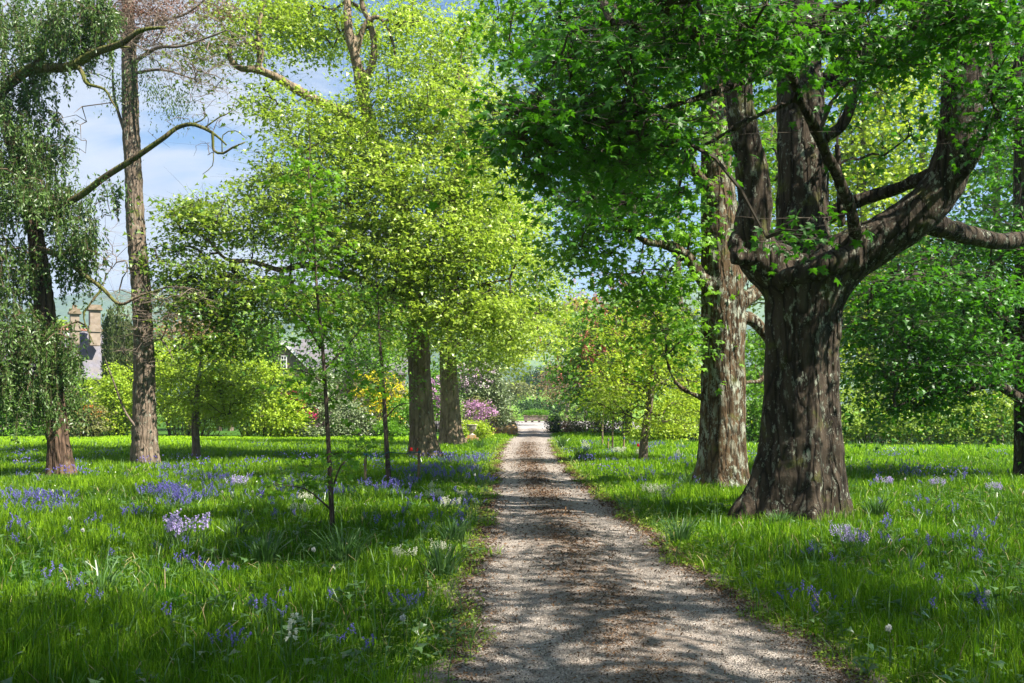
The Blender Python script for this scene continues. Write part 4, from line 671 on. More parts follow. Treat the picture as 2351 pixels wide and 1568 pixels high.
# right hand shrubs and wood
shrub('shrub', 'bright yellow-green shrub left of the lichen-spotted trunk', 'shrub', [(1560, 950, 47, 70, 60), (1620, 900, 48, 60, 90), (1500, 985, 47, 60, 25)], 'leaf_bright', [120, 120, 40], dict(n=44, cr=.38, thick=.2, size=.13))
shrub('shrub', 'green shrub seen between the two big right-hand trunks', 'shrub', [(1735, 930, 46, 50, 90), (1740, 820, 50, 60, 80)], 'leaf_mid', [110, 80], dict(n=44, cr=.4, thick=.2, size=.14))
shrub('hedge', 'shaggy sun-flecked hedge closing the right lawn', 'hedge', [(1960, 960, 44, 70, 66), (2070, 965, 43.5, 80, 60), (2180, 960, 43.5, 80, 64), (2290, 960, 43.5, 80, 64), (2400, 950, 44, 80, 70), (2000, 880, 46, 70, 60), (2130, 890, 47, 100, 50), (2280, 890, 47, 100, 50)], 'leaf_sun', [120, 110, 120, 120, 70, 80, 70, 70], dict(n=30, cr=.36, thick=.2, size=.15))
def wood_tree(px, Y, top, lab, mat, r=.28, dens=1.0, name='tree', lobes=None, size=.26, group=None, cr=1.1):
    b = A((px - CX) / FPX * Y, Y, 0); base_py = HY + FPX * H_EYE / Y; hgt = base_py - top
    tr = [(px, base_py + 2, Y, r), (px + 3, base_py - hgt * .3, Y, r * .8), (px - 4, base_py - hgt * .6, Y, r * .5), (px, base_py - hgt * .92, Y, r * .12)]
    E = [EP(*l[:2], Y + l[4], l[2], l[3], 2.6, int(l[5] * dens)) for l in lobes]
    tree(name, lab, 'tree', b, tr, [], E, mat, dict(n=46, cr=cr, thick=.35, size=size, tmpl=FAR, tilt=.6), tmat='bark_tall', remesh=False, node_skip=.25, grow_kw=dict(tip_r=.012, seglen=1.0), group=group, twn=2, twig_r=.008)
WG = 'trees of the wood behind the right lawn'
wood_tree(1790, 56, -60, 'tall wood tree whose crown fills the gap between the big right-hand trunks', 'leaf_sun', lobes=[(1760, 560, 90, 160, 0, 60), (1790, 300, 110, 190, 0, 80), (1800, 60, 120, 120, 0, 50)], group=WG)
wood_tree(1985, 50, -20, 'yellow-green wood tree framed inside the fork of the massive sycamore', 'leaf_bright', lobes=[(1990, 380, 120, 150, 0, 120), (1960, 600, 110, 120, 0, 80), (2030, 160, 130, 130, 0, 80), (1930, 780, 60, 100, 0, 44)], group=WG)
wood_tree(2120, 58, -200, 'tall wood tree rising right of the fork of the massive sycamore', 'leaf_sun', lobes=[(2120, 350, 110, 200, 0, 90), (2100, 640, 110, 130, 0, 70), (2150, 60, 130, 140, 0, 60)], group=WG)
wood_tree(2290, 49, -40, 'wood tree behind the spreading tree at the right edge', 'leaf_mid', lobes=[(2290, 420, 120, 170, 0, 90), (2270, 700, 120, 130, 0, 80), (2320, 160, 110, 120, 0, 60)], group=WG)
wood_tree(2480, 46, -40, 'wood tree standing just past the right edge', 'leaf_mid', lobes=[(2440, 420, 120, 220, 0, 80), (2440, 760, 110, 150, 0, 60)], group=WG)
wood_tree(2060, 53, 560, 'low dark wood tree filling the gap behind the sun-flecked hedge, nearer the massive trunk', 'leaf_mid', lobes=[(2040, 740, 110, 90, 0, 80), (1960, 700, 60, 90, 0, 40)], group=WG)
wood_tree(2240, 54, 560, 'low dark wood tree filling the gap behind the sun-flecked hedge, nearer the right edge', 'leaf_mid', lobes=[(2200, 760, 110, 80, 0, 70), (2330, 740, 90, 90, 0, 60)], group=WG)
wood_tree(1560, 62, 250, 'loose crowned wood tree left of the lichen-spotted trunk', 'leaf_sun', lobes=[(1550, 740, 90, 110, 0, 44), (1600, 600, 60, 70, 0, 14)], group=WG, size=.22)
# centre distance
wood_tree(1140, 86, 690, 'fresh yellow-green tree arching over the end of the track', 'leaf_bright', lobes=[(1225, 750, 90, 70, 0, 60), (1300, 780, 50, 70, -2, 30), (1170, 820, 50, 50, 0, 22), (1320, 730, 50, 50, 0, 22)], size=.3)
wood_tree(1345, 115, 668, 'tree with brownish bare-looking crown beneath the far hill', 'leaf_copper', lobes=[(1345, 715, 60, 45, 0, 60), (1320, 770, 50, 50, 0, 30)], size=.3)
wood_tree(1300, 135, 840, 'grey-brown twiggy tree above the stone planter', 'leaf_copper', lobes=[(1290, 875, 46, 50, 0, 80), (1340, 860, 40, 50, 0, 40)], size=.22, cr=1.3)
shrub('hedge', 'dark hedge bank across the far side of the forecourt lawn', 'hedge', [(1255, 932, 150, 45, 18), (1330, 930, 150, 50, 22), (1212, 934, 152, 20, 14)], 'leaf_dark', [90, 80, 40], dict(n=30, cr=.9, thick=.5, size=.30))
wood_tree(1150, 190, 880, 'distant green tree on the meadow left of the planter', 'leaf_olive', lobes=[(1150, 895, 36, 26, 0, 40), (1190, 893, 30, 24, 0, 30)], size=.5, cr=1.8)
wood_tree(1230, 230, 850, 'distant blue-green tree under the arching yellow-green tree', 'leaf_dark', lobes=[(1225, 875, 40, 34, 0, 50), (1270, 865, 34, 40, 0, 40)], size=.55, cr=2.2)
# trees behind the houses
wood_tree(150, 130, 726, 'green rounded tree behind the pair of chimneys', 'leaf_bright', lobes=[(150, 770, 34, 38, 0, 50), (110, 780, 40, 40, 0, 30)], size=.35, cr=1.4)
wood_tree(440, 66, 715, 'coppery young-leaved tree behind the broad bright shrub', 'leaf_copper', lobes=[(430, 765, 60, 48, 0, 60), (480, 780, 50, 40, 0, 36)], size=.17, cr=.8)
wood_tree(600, 70, 680, 'dense green tree behind the yellow-green shrubs and left of the small gabled house', 'leaf_mid', lobes=[(590, 770, 60, 80, 0, 70), (540, 740, 50, 60, 0, 44)], size=.2, cr=.9)
wood_tree(800, 74, 640, 'green tree filling the space behind the sycamore lower limbs', 'leaf_mid', lobes=[(800, 780, 80, 90, 0, 80), (890, 800, 70, 90, 0, 66), (730, 850, 40, 40, 0, 16)], size=.22, cr=.9)
wood_tree(330, 80, 700, 'green tree directly behind the tall bare trunk', 'leaf_mid', lobes=[(345, 780, 50, 60, 0, 44)], size=.2, cr=.9)
def yew(px, Y, top, w, lab, group):
    b = A((px - CX) / FPX * Y, Y, 0); H = H_EYE + (HY - top) / FPX * Y; root = thing('irish_yew', lab, 'tree', tuple(b), group)
    k = 26; n = 240; a = rng.uniform(0, 6.28, k); rad = w * rng.uniform(.2, 1, k); ht = H * rng.uniform(.78, 1, k); V0, V1, C = [], [], []
    a2 = np.repeat(a, n); t = rng.uniform(.03, 1, k * n); hh = np.repeat(ht, n) * t; rr = np.repeat(rad, n) * np.minimum(1, .55 + t * .8); fat = .17 * np.sin(np.clip(t, 0, 1) * 3.0 + .14) ** .5; an = rng.uniform(0, 6.28, k * n)
    q = b + np.column_stack([np.cos(a2) * rr + np.cos(an) * fat, np.sin(a2) * rr + np.sin(an) * fat, hh]); tip = np.column_stack([np.cos(an) * .5, np.sin(an) * .5, np.full(k * n, 1.0)]) + rng.normal(size=(k * n, 3)) * .2
    V, F, v = instance(NARROW, q, tip, np.column_stack([np.cos(an), np.sin(an), 0 * an]), rng.uniform(.16, .3, k * n), np.clip(np.repeat(rng.uniform(0, .6, k), n) + rng.uniform(0, .4, k * n), 0, 1)); put('foliage', V, F, M['leaf_yew'], root, var=v)
    V, F = tube(np.array([b, b + A(0, 0, H * .8)]), [.2, .05], 8, .5); put('trunk', V, F, M['bark_tall'], root)
for px, Y, top, w, lab in [(252, 66, 708, .55, 'dark columnar yew touching the larger chimney'), (275, 66.5, 698, .6, 'dark columnar yew just left of the tall bare trunk'), (300, 67, 735, .5, 'short columnar yew almost hidden by the tall bare trunk'), (505, 68, 712, .6, 'dark columnar yew behind the copper tree, left one'), (530, 68, 722, .6, 'dark columnar yew behind the copper tree, right one'), (625, 72, 735, .8, 'dark columnar yew beside the small gabled house')]:
    yew(px, Y, top, w, lab, 'columnar yews near the houses')
# ================================================================ houses
M['slate'] = stone('roof_slate', (.26, .25, .29), (.40, .38, .43), 5, .3)
def slate():
    t = NT('slate_roof'); o = t.coord(); b = t.n.new('ShaderNodeTexBrick'); t.l.new(t.coord((1, 1, 1), 'UV') if False else o, b.inputs['Vector']); b.inputs['Scale'].default_value = 1.0
    b.inputs['Color1'].default_value = (.10, .095, .115, 1); b.inputs['Color2'].default_value = (.16, .15, .175, 1); b.inputs['Mortar'].default_value = (.1, .1, .11, 1); b.inputs['Brick Width'].default_value = .3; b.inputs['Row Height'].default_value = .22; b.inputs['Mortar Size'].default_value = .012
    c = t.mix(t.ramp(t.noise(o, 2, 6), [(.45, 0.0), (.65, .5)]), b.outputs['Color'], (.15, .13, .11)); t.principled(c, .7, t.bump(b.outputs['Fac'], -.5, .02), .3); return t.m
def rubble(name, c1, c2, mortar, bw=.5, rh=.22):
    t = NT(name); o = t.coord(); b = t.n.new('ShaderNodeTexBrick'); sx = t.node('ShaderNodeSeparateXYZ', Vector=o); cb = t.node('ShaderNodeCombineXYZ', X=t.math('ADD', sx.outputs[0], sx.outputs[1]), Y=sx.outputs[2]); t.l.new(cb.outputs[0], b.inputs['Vector']); b.inputs['Scale'].default_value = 1.0
    b.inputs['Color1'].default_value = (*c1, 1); b.inputs['Color2'].default_value = (*c2, 1); b.inputs['Mortar'].default_value = (*mortar, 1); b.inputs['Brick Width'].default_value = bw; b.inputs['Row Height'].default_value = rh; b.inputs['Mortar Size'].default_value = .015
    c = t.mix(t.ramp(t.noise(o, 3, 6), [(.4, 0.0), (.65, .55)]), b.outputs['Color'], (.2, .16, .11)); t.principled(c, .9, t.bump(b.outputs['Fac'], -.4, .02), .2); return t.m
M['slates'] = slate(); M['stonewall'] = rubble('rubble_wall', (.20, .155, .115), (.31, .25, .20), (.25, .21, .17)); M['cap'] = stone('chimney_cap', (.13, .10, .06), (.28, .22, .16), 4); M['ridge'] = plain('ridge_tile', (.42, .2, .14), .8)
M['white'] = plain('white_paint', (.8, .8, .78), .5); M['glass'] = plain('window_dark', (.04, .05, .06), .15, .6)
def gable_house(root, L, W, eave, ridge, ox, oy, rz, roofm='slates'):
    """gabled block: ridge along local x"""
    def tf(V): V = np.asarray(V, float); c, s = math.cos(rz), math.sin(rz); return np.column_stack([ox + V[:, 0] * c - V[:, 1] * s, oy + V[:, 0] * s + V[:, 1] * c, V[:, 2]])
    l, w = L / 2, W / 2
    V = [[-l, -w, 0], [l, -w, 0], [l, w, 0], [-l, w, 0], [-l, -w, eave], [l, -w, eave], [l, w, eave], [-l, w, eave], [-l, 0, ridge - .12], [l, 0, ridge - .12]]
    F = [[0, 1, 5], [0, 5, 4], [1, 2, 6], [1, 6, 5], [2, 3, 7], [2, 7, 6], [3, 0, 4], [3, 4, 7], [4, 8, 7], [5, 6, 9]]
    put('wall', tf(V), np.array(F), M['stonewall'], root)
    o, th = .18, .12; sl = (ridge - eave) / w; parts = []
    for s in (-1, 1):
        e = [[-l - o, s * (w + .3), eave - .3 * sl], [l + o, s * (w + .3), eave - .3 * sl], [l + o, 0, ridge], [-l - o, 0, ridge]]; V = np.array(e + [[a, b2_, c + th] for a, b2_, c in e]); parts.append((tf(V), np.array([[0, 1, 2], [0, 2, 3], [4, 6, 5], [4, 7, 6], [0, 4, 5], [0, 5, 1], [1, 5, 6], [1, 6, 2], [2, 6, 7], [2, 7, 3], [3, 7, 4], [3, 4, 0]])))
    rf = put('roof', *join(parts), M[roofm], root)
    return tf, rf
ho = P(172, 930, 74); h1 = thing('stone_house', 'stone house with slate roof and two chimneys glimpsed past the weeping tree', 'house', (ho[0], 74, 0))
tf, rf = gable_house(h1, 9, 5.6, 4.0, 7.35, ho[0] - 1.6, 75.5, .5)
def sub(name, V, F, mat, parent, root, **k):
    o = bpy.data.objects.new(name, make_mesh(name, np.asarray(V) - np.array(root.location), F)); return finish(o, mat, parent)
b_ = box((0, 0, 7.52), (9.3, .22, .16)); sub('ridge_tiles', tf(b_[0]), b_[1], M['ridge'], rf, h1)
for nm, px, w, top, dd in (('chimney', 217, 1.15, 8.85, .62), ('chimney', 171, .8, 8.45, .5)):
    c = P(px, 930, 74.6 if px > 200 else 73.2); cc = lambda z: (c[0], c[1], z); rz = .5
    ch = sub(nm, *join([box(cc((6.2 + top) / 2), (dd + .1, w, top - 6.2), rz), box(cc(7.45), (dd + .24, w + .14, .5), rz)]), M['stonewall'], h1, h1)
    sub('chimney_cap', *join([box(cc(top + .06), (dd + .36, w + .3, .16), rz), box(cc(top + .25), (dd + .2, w + .14, .24), rz)]), M['cap'], ch, h1)
    if px < 200: sub('chimney_pot', *box(cc(top + .5), (.3, .34, .3), rz), M['cap'], ch, h1)
h2o = P(652, 930, 75); h2 = thing('gabled_house', 'small stone house with white bargeboard and dark paned window behind shrubs', 'house', (h2o[0], 75, 0))
gable_house(h2, 8, 5, 4.4, 6.9, h2o[0] + 4.6, 79.5, .12)
g0 = h2o[0]; zr = 6.55
V = [[g0 - 1.6, 75, 0], [g0 + 1.6, 75, 0], [g0 + 1.6, 75, 4.95], [g0, 75, zr - .05], [g0 - 1.6, 75, 4.95], [g0 - 1.6, 79, 0], [g0 + 1.6, 79, 0], [g0 + 1.6, 79, 4.95], [g0, 79, zr - .05], [g0 - 1.6, 79, 4.95]]
put('porch_wall', V, np.array([[0, 1, 2], [0, 2, 4], [2, 3, 4], [1, 6, 7], [1, 7, 2], [5, 0, 4], [5, 4, 9]]), M['stonewall'], h2)
parts, bp = [], []
for s in (-1, 1):
    e = [[g0 + s * 1.9, 74.8, 4.6], [g0 + s * 1.9, 79.3, 4.6], [g0, 79.3, zr], [g0, 74.8, zr]]; V = np.array(e + [[a, b2_, c + .1] for a, b2_, c in e]); parts.append((V, np.array([[0, 1, 2], [0, 2, 3], [4, 6, 5], [4, 7, 6], [0, 4, 5], [0, 5, 1], [1, 5, 6], [1, 6, 2], [2, 6, 7], [2, 7, 3], [3, 7, 4], [3, 4, 0]])))
    e = [[g0 + s * 1.92, 74.78, 4.42], [g0 + s * 1.92, 74.78, 4.68], [g0, 74.78, zr + .1], [g0, 74.78, zr - .2]]; V = np.array(e + [[a, b2_ - .05, c] for a, b2_, c in e]); bp.append((V, parts[-1][1]))
put('gable_roof', *join(parts), M['slates'], h2); put('bargeboard', *join(bp), M['white'], h2)
wx, wz = g0 - .1, 5.0; wn_ = put('window', *box((wx, 74.96, wz), (.6, .06, .86)), M['glass'], h2)
fr = [box((wx + dx, 74.92, wz), (.04 if abs(dx) < .2 else .07, .05, .9)) for dx in (-.3, -.1, .1, .3)] + [box((wx, 74.915, wz + dz), (.64, .05, .05)) for dz in (-.44, -.15, .15, .44)]
sub('window_frame', *join(fr), M['white'], wn_, h2)
# ================================================================ garden objects
M['urn'] = stone('urn_stone', (.22, .19, .15), (.45, .41, .35), 9, .5); M['moss_stone'] = stone('mossy_stone', (.22, .17, .11), (.38, .31, .22), 6, .7, (.40, .22, .05)); M['brick'] = stone('mossy_wall', (.2, .13, .08), (.36, .25, .16), 7, .9, (.36, .19, .05))
Yu = 46.5; cu = P(1083, 930, Yu); ur = thing('stone_urn', 'weathered stone urn on a stepped mossy pedestal by the left verge', 'urn', (cu[0], Yu, 0))
pr = [(0.001, .33), (.13, .33), (.13, .36), (.06, .40), (.05, .45), (.09, .50), (.17, .56), (.21, .66), (.215, .76), (.25, .78), (.25, .81), (.2, .81), (.19, .76), (.05, .74), (0.001, .74)]
V, F = lathe([(r_ * 1.05, z_ * 1.05) for r_, z_ in pr], 28); put('urn_bowl', V + A(cu[0], Yu, 0), F, M['urn'], ur, smooth=True)
put('pedestal', *join([box((cu[0], Yu, .06), (.82, .82, .12)), box((cu[0], Yu, .17), (.62, .62, .11)), box((cu[0], Yu, .285), (.4, .4, .13))]), M['moss_stone'], ur)
V, F, v = spray(np.array([[cu[0], Yu, .86], [cu[0] + .1, Yu, .88], [cu[0] - .1, Yu, .87]]), 60, .14, .1, .07, FAR, .9); p_ = put('urn_plant', V, F, M['leaf_bright'], None, var=v, org=A(cu[0], Yu, .8)); p_['label'] = 'fresh green plant growing out of the stone urn'; p_['category'] = 'plant'
# mossy low wall
Yw = 57.5; xa, xb = P(1110, 930, Yw)[0], P(1187, 930, Yw)[0]; wr = thing('low_wall', 'low mossy wall edging the border at the end of the left verge', 'wall', ((xa + xb) / 2, Yw, 0))
blk = []
nb_ = 9
for k in range(nb_):
    for r_ in range(2): w_ = (xb - xa) / nb_; blk.append(box((xa + (k + .5 + .5 * (r_ % 2) - .25) * w_, Yw, .09 + r_ * .17), (w_ * .96, .34 + rng.uniform(-.03, .03), .165)))
put('wall_stones', *join(blk), M['brick'], wr); put('wall_coping', *box(((xa + xb) / 2, Yw, .385), (xb - xa + .1, .42, .09)), M['moss_stone'], wr)
bo = P(1173, 930, 60); V, F = lathe([(0.001, 0), (.34, 0), (.40, .2), (.36, .42), (.2, .56), (.001, .6)], 20); V = V * (1 + .09 * Noise(.3, 12, 4)(V)[:, None]) + A(bo[0], 60, 0); o = put('boulder', V, F, M['moss_stone'], None, smooth=True, org=A(bo[0], 60, 0)); o['label'] = 'rounded ochre boulder at the end of the low mossy wall'; o['category'] = 'boulder'
# stone trough planter
M['trough'] = stone('trough_stone', (.13, .10, .08), (.30, .24, .19), 5, .5); Yp_ = 101.0; cp = P(1230, 930, Yp_); pt = thing('stone_planter', 'long low stone trough on feet in the middle of the forecourt', 'planter', (cp[0], Yp_, 0)); x0 = cp[0]
bx = [box((x0, Yp_ - .45, .43), (2.4, .12, .5)), box((x0, Yp_ + .45, .43), (2.4, .12, .5)), box((x0 - 1.14, Yp_, .43), (.12, .8, .5)), box((x0 + 1.14, Yp_, .43), (.12, .8, .5)), box((x0, Yp_, .22), (2.3, .8, .08))]
V, F = join(bx); ctr = A(x0, Yp_, 0); d = V - ctr; V = ctr + d * np.column_stack([1 + .06 * (d[:, 2] - .2), np.ones(len(V)), np.ones(len(V))]); put('trough', V, F, M['trough'], pt)
for dx in (-1.0, -.35, .35, 1.0): put('foot', *box((x0 + dx, Yp_, .09), (.22, .7, .18)), M['trough'], pt)
put('rim', *join([box((x0, Yp_ - .47, .70), (2.56, .2, .07)), box((x0, Yp_ + .47, .70), (2.56, .2, .07))]), M['cap'], pt)
o = shrub('planter_shrubs', 'grey-green shrubs growing in the stone trough', 'shrub', [(1215, 950, 101, 12, 8), (1244, 949, 101, 13, 8), (1230, 949, 101, 10, 8)], 'leaf_mid', [26, 26, 20], dict(n=50, cr=.25, thick=.16, size=.12), stems=False, base=(x0, Yp_, .7))
# stakes and cord
M['stake'] = bark('stake_wood', (.09, .06, .035), (.30, .22, .13), la=0, moss=.1, fis=12, dist=.01); M['cord'] = plain('cord', (.02, .10, .13), .6)
def stake(px, py, top, w, lab):
    b = G(px, py); Y = b[1]; H = H_EYE + (HY - top) / FPX * Y; o = thing('wooden_stake', lab, 'stake', (b[0], Y, 0), 'wooden tree stakes')
    V, F = tube(np.array([[b[0], Y, -.05], [b[0] + .01, Y, H - .04], [b[0] + .01, Y, H]]), [w, w, w * .75], 10, None); put('post', V, F, M['stake'], o, smooth=False); c = tube(np.array([[b[0] + .01, Y, H - .11], [b[0] + .01, Y, H - .06]]), [w * 1.25, w * 1.25], 10); put('tie_band', *c, M['cord'], o); return A(b[0] + .01, Y, H - .085)
s1 = stake(838, 1114, 1034, .03, 'wooden stake left of the tied sapling'); s2 = stake(961, 1108, 1029, .03, 'dark wooden stake right of the tied sapling')
stake(1432, 1040, 1000, .035, 'pale wooden stake in the right verge just left of the leaning young tree'); stake(1396, 1036, 1005, .03, 'dark wooden stake beside the thin white-barked sapling')
tree_pt = A(P(892, 1037, Y11)[0], Y11 - .06, P(892, 1037, Y11)[2]); cpts = []
for a_, b_2, sag in ((s1, tree_pt, .07), (tree_pt, s2, .03)):
    for t_ in np.linspace(0, 1, 9)[(1 if cpts else 0):]: cpts.append(a_ * (1 - t_) + b_2 * t_ - A(0, 0, sag * math.sin(t_ * math.pi)))
V, F = tube(np.array(cpts), [.009] * len(cpts), 6, None); kn = join([(V, F)] + [tube(np.array([s1 + A(.03, -.03, .01), s1 + A(.12, -.05, .03 * k), s1 + A(.1 + .03 * k, -.04, -.1 - .05 * k)]), [.012, .014, .006], 5, .03) for k in (0, 1)])
o = put('tie_cord', *kn, M['cord'], None, org=s1); o['label'] = 'blue-green cord tying the slim sapling to its two stakes'; o['category'] = 'cord'
# ================================================================ flowers
BELL = (np.array([[0, 0, 0]] + [[math.cos(a) * .32, .55, math.sin(a) * .32] for a in np.arange(5) * 1.2566] + [[math.cos(a) * .62, .95, math.sin(a) * .62] for a in np.arange(5) * 1.2566 + .63]), np.array([[0, 1 + i, 1 + (i + 1) % 5] for i in range(5)] + [[1 + i, 6 + i, 1 + (i + 1) % 5] for i in range(5)]))
def bell_clump(n, rad, hgt, seed, upright=False, per=11):
    r = np.random.default_rng(seed); S, B, tipd, Lb, Ll = [], [], [], [], []
    for _ in range(n):
        a = r.uniform(0, 6.28); d = rad * r.uniform(0, 1) ** .6; b = A(math.cos(a) * d, math.sin(a) * d, 0); h = hgt * r.uniform(.75, 1.15); ln = r.normal(size=2) * .12 + A(math.cos(a), math.sin(a)) * .14; k = r.uniform(0, 6.28); hook = A(math.cos(k), math.sin(k)) * (0.01 if upright else .05)
        pp = [b + A(ln[0] * t * h, ln[1] * t * h, t * h) + (A(hook[0], hook[1], -.012 if not upright else 0) * max(0, (t - .7) / .3) ** 2) for t in (0, .35, .7, .88, 1.0)]
        S += [(pp[i], pp[i + 1], .0035 if i < 2 else .0022) for i in range(4)]
        for t in np.linspace(.62, 1.0, per):
            j = np.interp(t, (0, .35, .7, .88, 1), range(5)); i = min(3, int(j)); q = pp[i] * (1 - (j - i)) + pp[i + 1] * (j - i); o_ = nrm(r.normal(size=3) * A(1, 1, .1) + (0 if upright else 1) * A(hook[0], hook[1], 0) * 20)
            B.append(q + o_ * .012); tipd.append(o_ * .55 + A(0, 0, -.8 if not upright else -.25))
        for _k in range(3):
            a3 = r.uniform(0, 6.28); Lb.append(b); Ll.append(a3)
    B = np.array(B); tipd = np.array(tipd); V, F, v = instance(BELL, B, tipd, r.normal(size=B.shape), r.uniform(.018, .027, len(B)), r.uniform(0, 1, len(B)))
    st = sticks(np.array([s[0] for s in S]), np.array([s[1] for s in S]), np.array([s[2] for s in S])); lp = np.array(Lb); lv = blades(lp, r.uniform(.5, .95, len(lp)) * hgt, np.full(len(lp), .006), r.uniform(.3, 1, len(lp)), r.uniform(0, 1, len(lp)), np.array(Ll))
    G_ = join([(st[0], st[1], np.full(len(st[0]), .3)), lv]); return make_mesh('bluebell_foliage', *G_), make_mesh('bluebell_flowers', V, F, v)
variants = {k: [bell_clump(n, rd, h, 100 + i + o, u, p) for i, (n, rd, h) in enumerate(sp)] for k, o, u, p, sp in (('big', 0, False, 11, [(15, .26, .34), (11, .2, .32), (19, .33, .36)]), ('small', 20, False, 10, [(3, .07, .30), (5, .12, .32), (2, .03, .34), (6, .16, .30)]), ('stiff', 40, True, 14, [(22, .2, .34), (14, .15, .36), (6, .08, .38), (2, .06, .40)]))}
def place_clump(kind, col, px, py, label, group, scale=1.0, name='bluebell_clump', vi=None, flname='flowers'):
    mf, mb = variants[kind][rng.integers(3) if vi is None else vi]; b = G(px, py); L_, R_ = road_edges(b[1])
    if L_ - .1 < b[0] < R_ + .1: b[0] = L_ - rng.uniform(.15, .6) if b[0] < (L_ + R_) / 2 else R_ + rng.uniform(.15, .6)
    o = thing(name, label, 'flowers', (b[0], b[1], 0), group); o.rotation_euler = (0, 0, rng.uniform(0, 6.28)); o.scale = (scale, scale, scale * rng.uniform(.9, 1.1))
    for nm, me, mat in (('leaves', mf, 'strap'), (flname, mb, col)):
        c = bpy.data.objects.new(nm, me); COL.objects.link(c); c.parent = o
        if not me.materials: me.materials.append(None)
        c.material_slots[0].link = 'OBJECT'; c.material_slots[0].material = M[mat]
    return o
LB, LBs = 'dense violet-blue bluebell clump in the left-hand grass', 'loose violet bluebell stems in the shaded near grass left of the track'
RB, RBs = 'violet bluebell clump in the right verge between track and big trunks', 'loose violet bluebell stems in the near grass right of the track'
zones = [(340, 520, 1085, 1165, 13, 'big', 0), (250, 480, 1130, 1205, 7, 'big', 0), (600, 800, 1085, 1150, 10, 'big', 0), (860, 1115, 1085, 1150, 22, 'big', 0), (0, 200, 1090, 1195, 11, 'big', 0), (0, 1100, 1070, 1250, 40, 'small', 0), (560, 760, 1140, 1200, 9, 'small', 0), (900, 1070, 1140, 1230, 14, 'small', 0), (0, 620, 1190, 1350, 24, 'small', 1), (500, 900, 1045, 1080, 8, 'small', 0), (0, 1000, 1350, 1540, 16, 'small', 1), (1000, 1130, 1040, 1085, 8, 'big', 0),
         (1285, 1600, 1022, 1078, 12, 'big', 2), (1430, 1610, 1080, 1140, 20, 'small', 2), (1960, 2340, 1085, 1130, 22, 'small', 2), (1900, 2340, 1160, 1300, 18, 'small', 3), (1660, 2340, 1260, 1480, 22, 'small', 3)]
for x0_, x1_, y0_, y1_, n_, kind, li in zones:
    for _ in range(n_):
        place_clump(kind, 'fl_blue', rng.uniform(x0_, x1_), y0_ + (y1_ - y0_) * rng.uniform(0, 1), (LB, LBs, RB, RBs)[li], ('dense bluebell clumps left of the track', 'loose bluebells in the near left grass', 'bluebells in the right verge', 'loose bluebells in the near right grass')[li], rng.uniform(.6, 1.05) * (.8 if y0_ > 1180 else 1))
place_clump('stiff', 'fl_pale', 431, 1262, 'large pale lilac flower clump standing alone in the near left grass', None, 1.15, 'pale_bluebell_clump', 0)
place_clump('stiff', 'fl_pale', 545, 1130, 'pale lilac flower clump farther back in the left grass', None, 1.0, 'pale_bluebell_clump', 1)
for x_, y_ in ((2030, 1125), (2150, 1128), (1935, 1250), (1960, 1270), (2285, 1140)): place_clump('stiff', 'fl_pale', x_, y_, 'pale lilac flower clump in the right-hand grass behind or beside the massive trunk', 'pale lilac clumps in the right grass', .75, 'pale_bluebell_clump')
for x_, y_, s_ in ((1000, 1160, .8), (1035, 1175, .75), (985, 1135, .7), (690, 1190, .75), (705, 1160, .6), (930, 1300, .6), (1060, 1150, .6), (1010, 1280, .55)): place_clump('stiff', 'fl_white', x_, y_, 'creamy white bluebell clump in the grass left of the track', 'creamy white clumps left of the track', s_, 'white_bluebell_clump')
for x_, y_, s_ in ((1530, 1175, 1.1), (1500, 1150, .9), (1350, 1045, 1.2), (1470, 1055, 1), (1420, 1048, 1), (1560, 1060, 1)): place_clump('stiff', 'fl_white', x_, y_, 'creamy white bluebell clump in the verge right of the track', 'creamy white clumps right of the track', s_, 'white_bluebell_clump')
place_clump('stiff', 'fl_white', 672, 1555, 'single pair of creamy white flower spikes in the dark foreground grass', None, 1.15, 'white_bluebell_clump', 3)
# the remaining far bluebells read as one blue mist
mv, mb = [], []
for k in range(80):
    if rng.uniform() < .5: b = G(rng.uniform(0, 1120), rng.uniform(1036, 1110))
    else: b = G(rng.uniform(1290, 2340), rng.uniform(1030, 1110))
    L_, R_ = road_edges(b[1])
    if L_ - .2 < b[0] < R_ + .2: continue
    m_ = 26; q = b + rng.normal(size=(m_, 3)) * A(.22, .22, 0) + A(0, 0, 1) * rng.uniform(.2, .38, (m_, 1)); mv.append(q); mb.append(np.column_stack([q[:, :2], np.zeros(m_)]))
q = np.vstack(mv); V, F, v = instance(BELL, q, rng.normal(size=q.shape) * .5 + A(0, 0, -1), rng.normal(size=q.shape), rng.uniform(.025, .045, len(q)), rng.uniform(0, 1, len(q)))
put('bluebells', V, F, M['fl_blue'], var=v, kind='stuff', label='haze of small far bluebells scattered through the lawn grass', category='flowers')
q = grass_points(2600, 14, 52, 1.1); q[:, 2] = rng.uniform(.06, .2, len(q)); V, F, v = instance(FAR, q, rng.normal(size=q.shape), A(0, 0, 1) + rng.normal(size=q.shape) * .3, rng.uniform(.018, .035, len(q)), rng.uniform(0, 1, len(q))); put('daisies', V, F, M['fl_white'], var=v, kind='stuff', label='tiny white daisies sprinkled over the lawns', category='flowers')
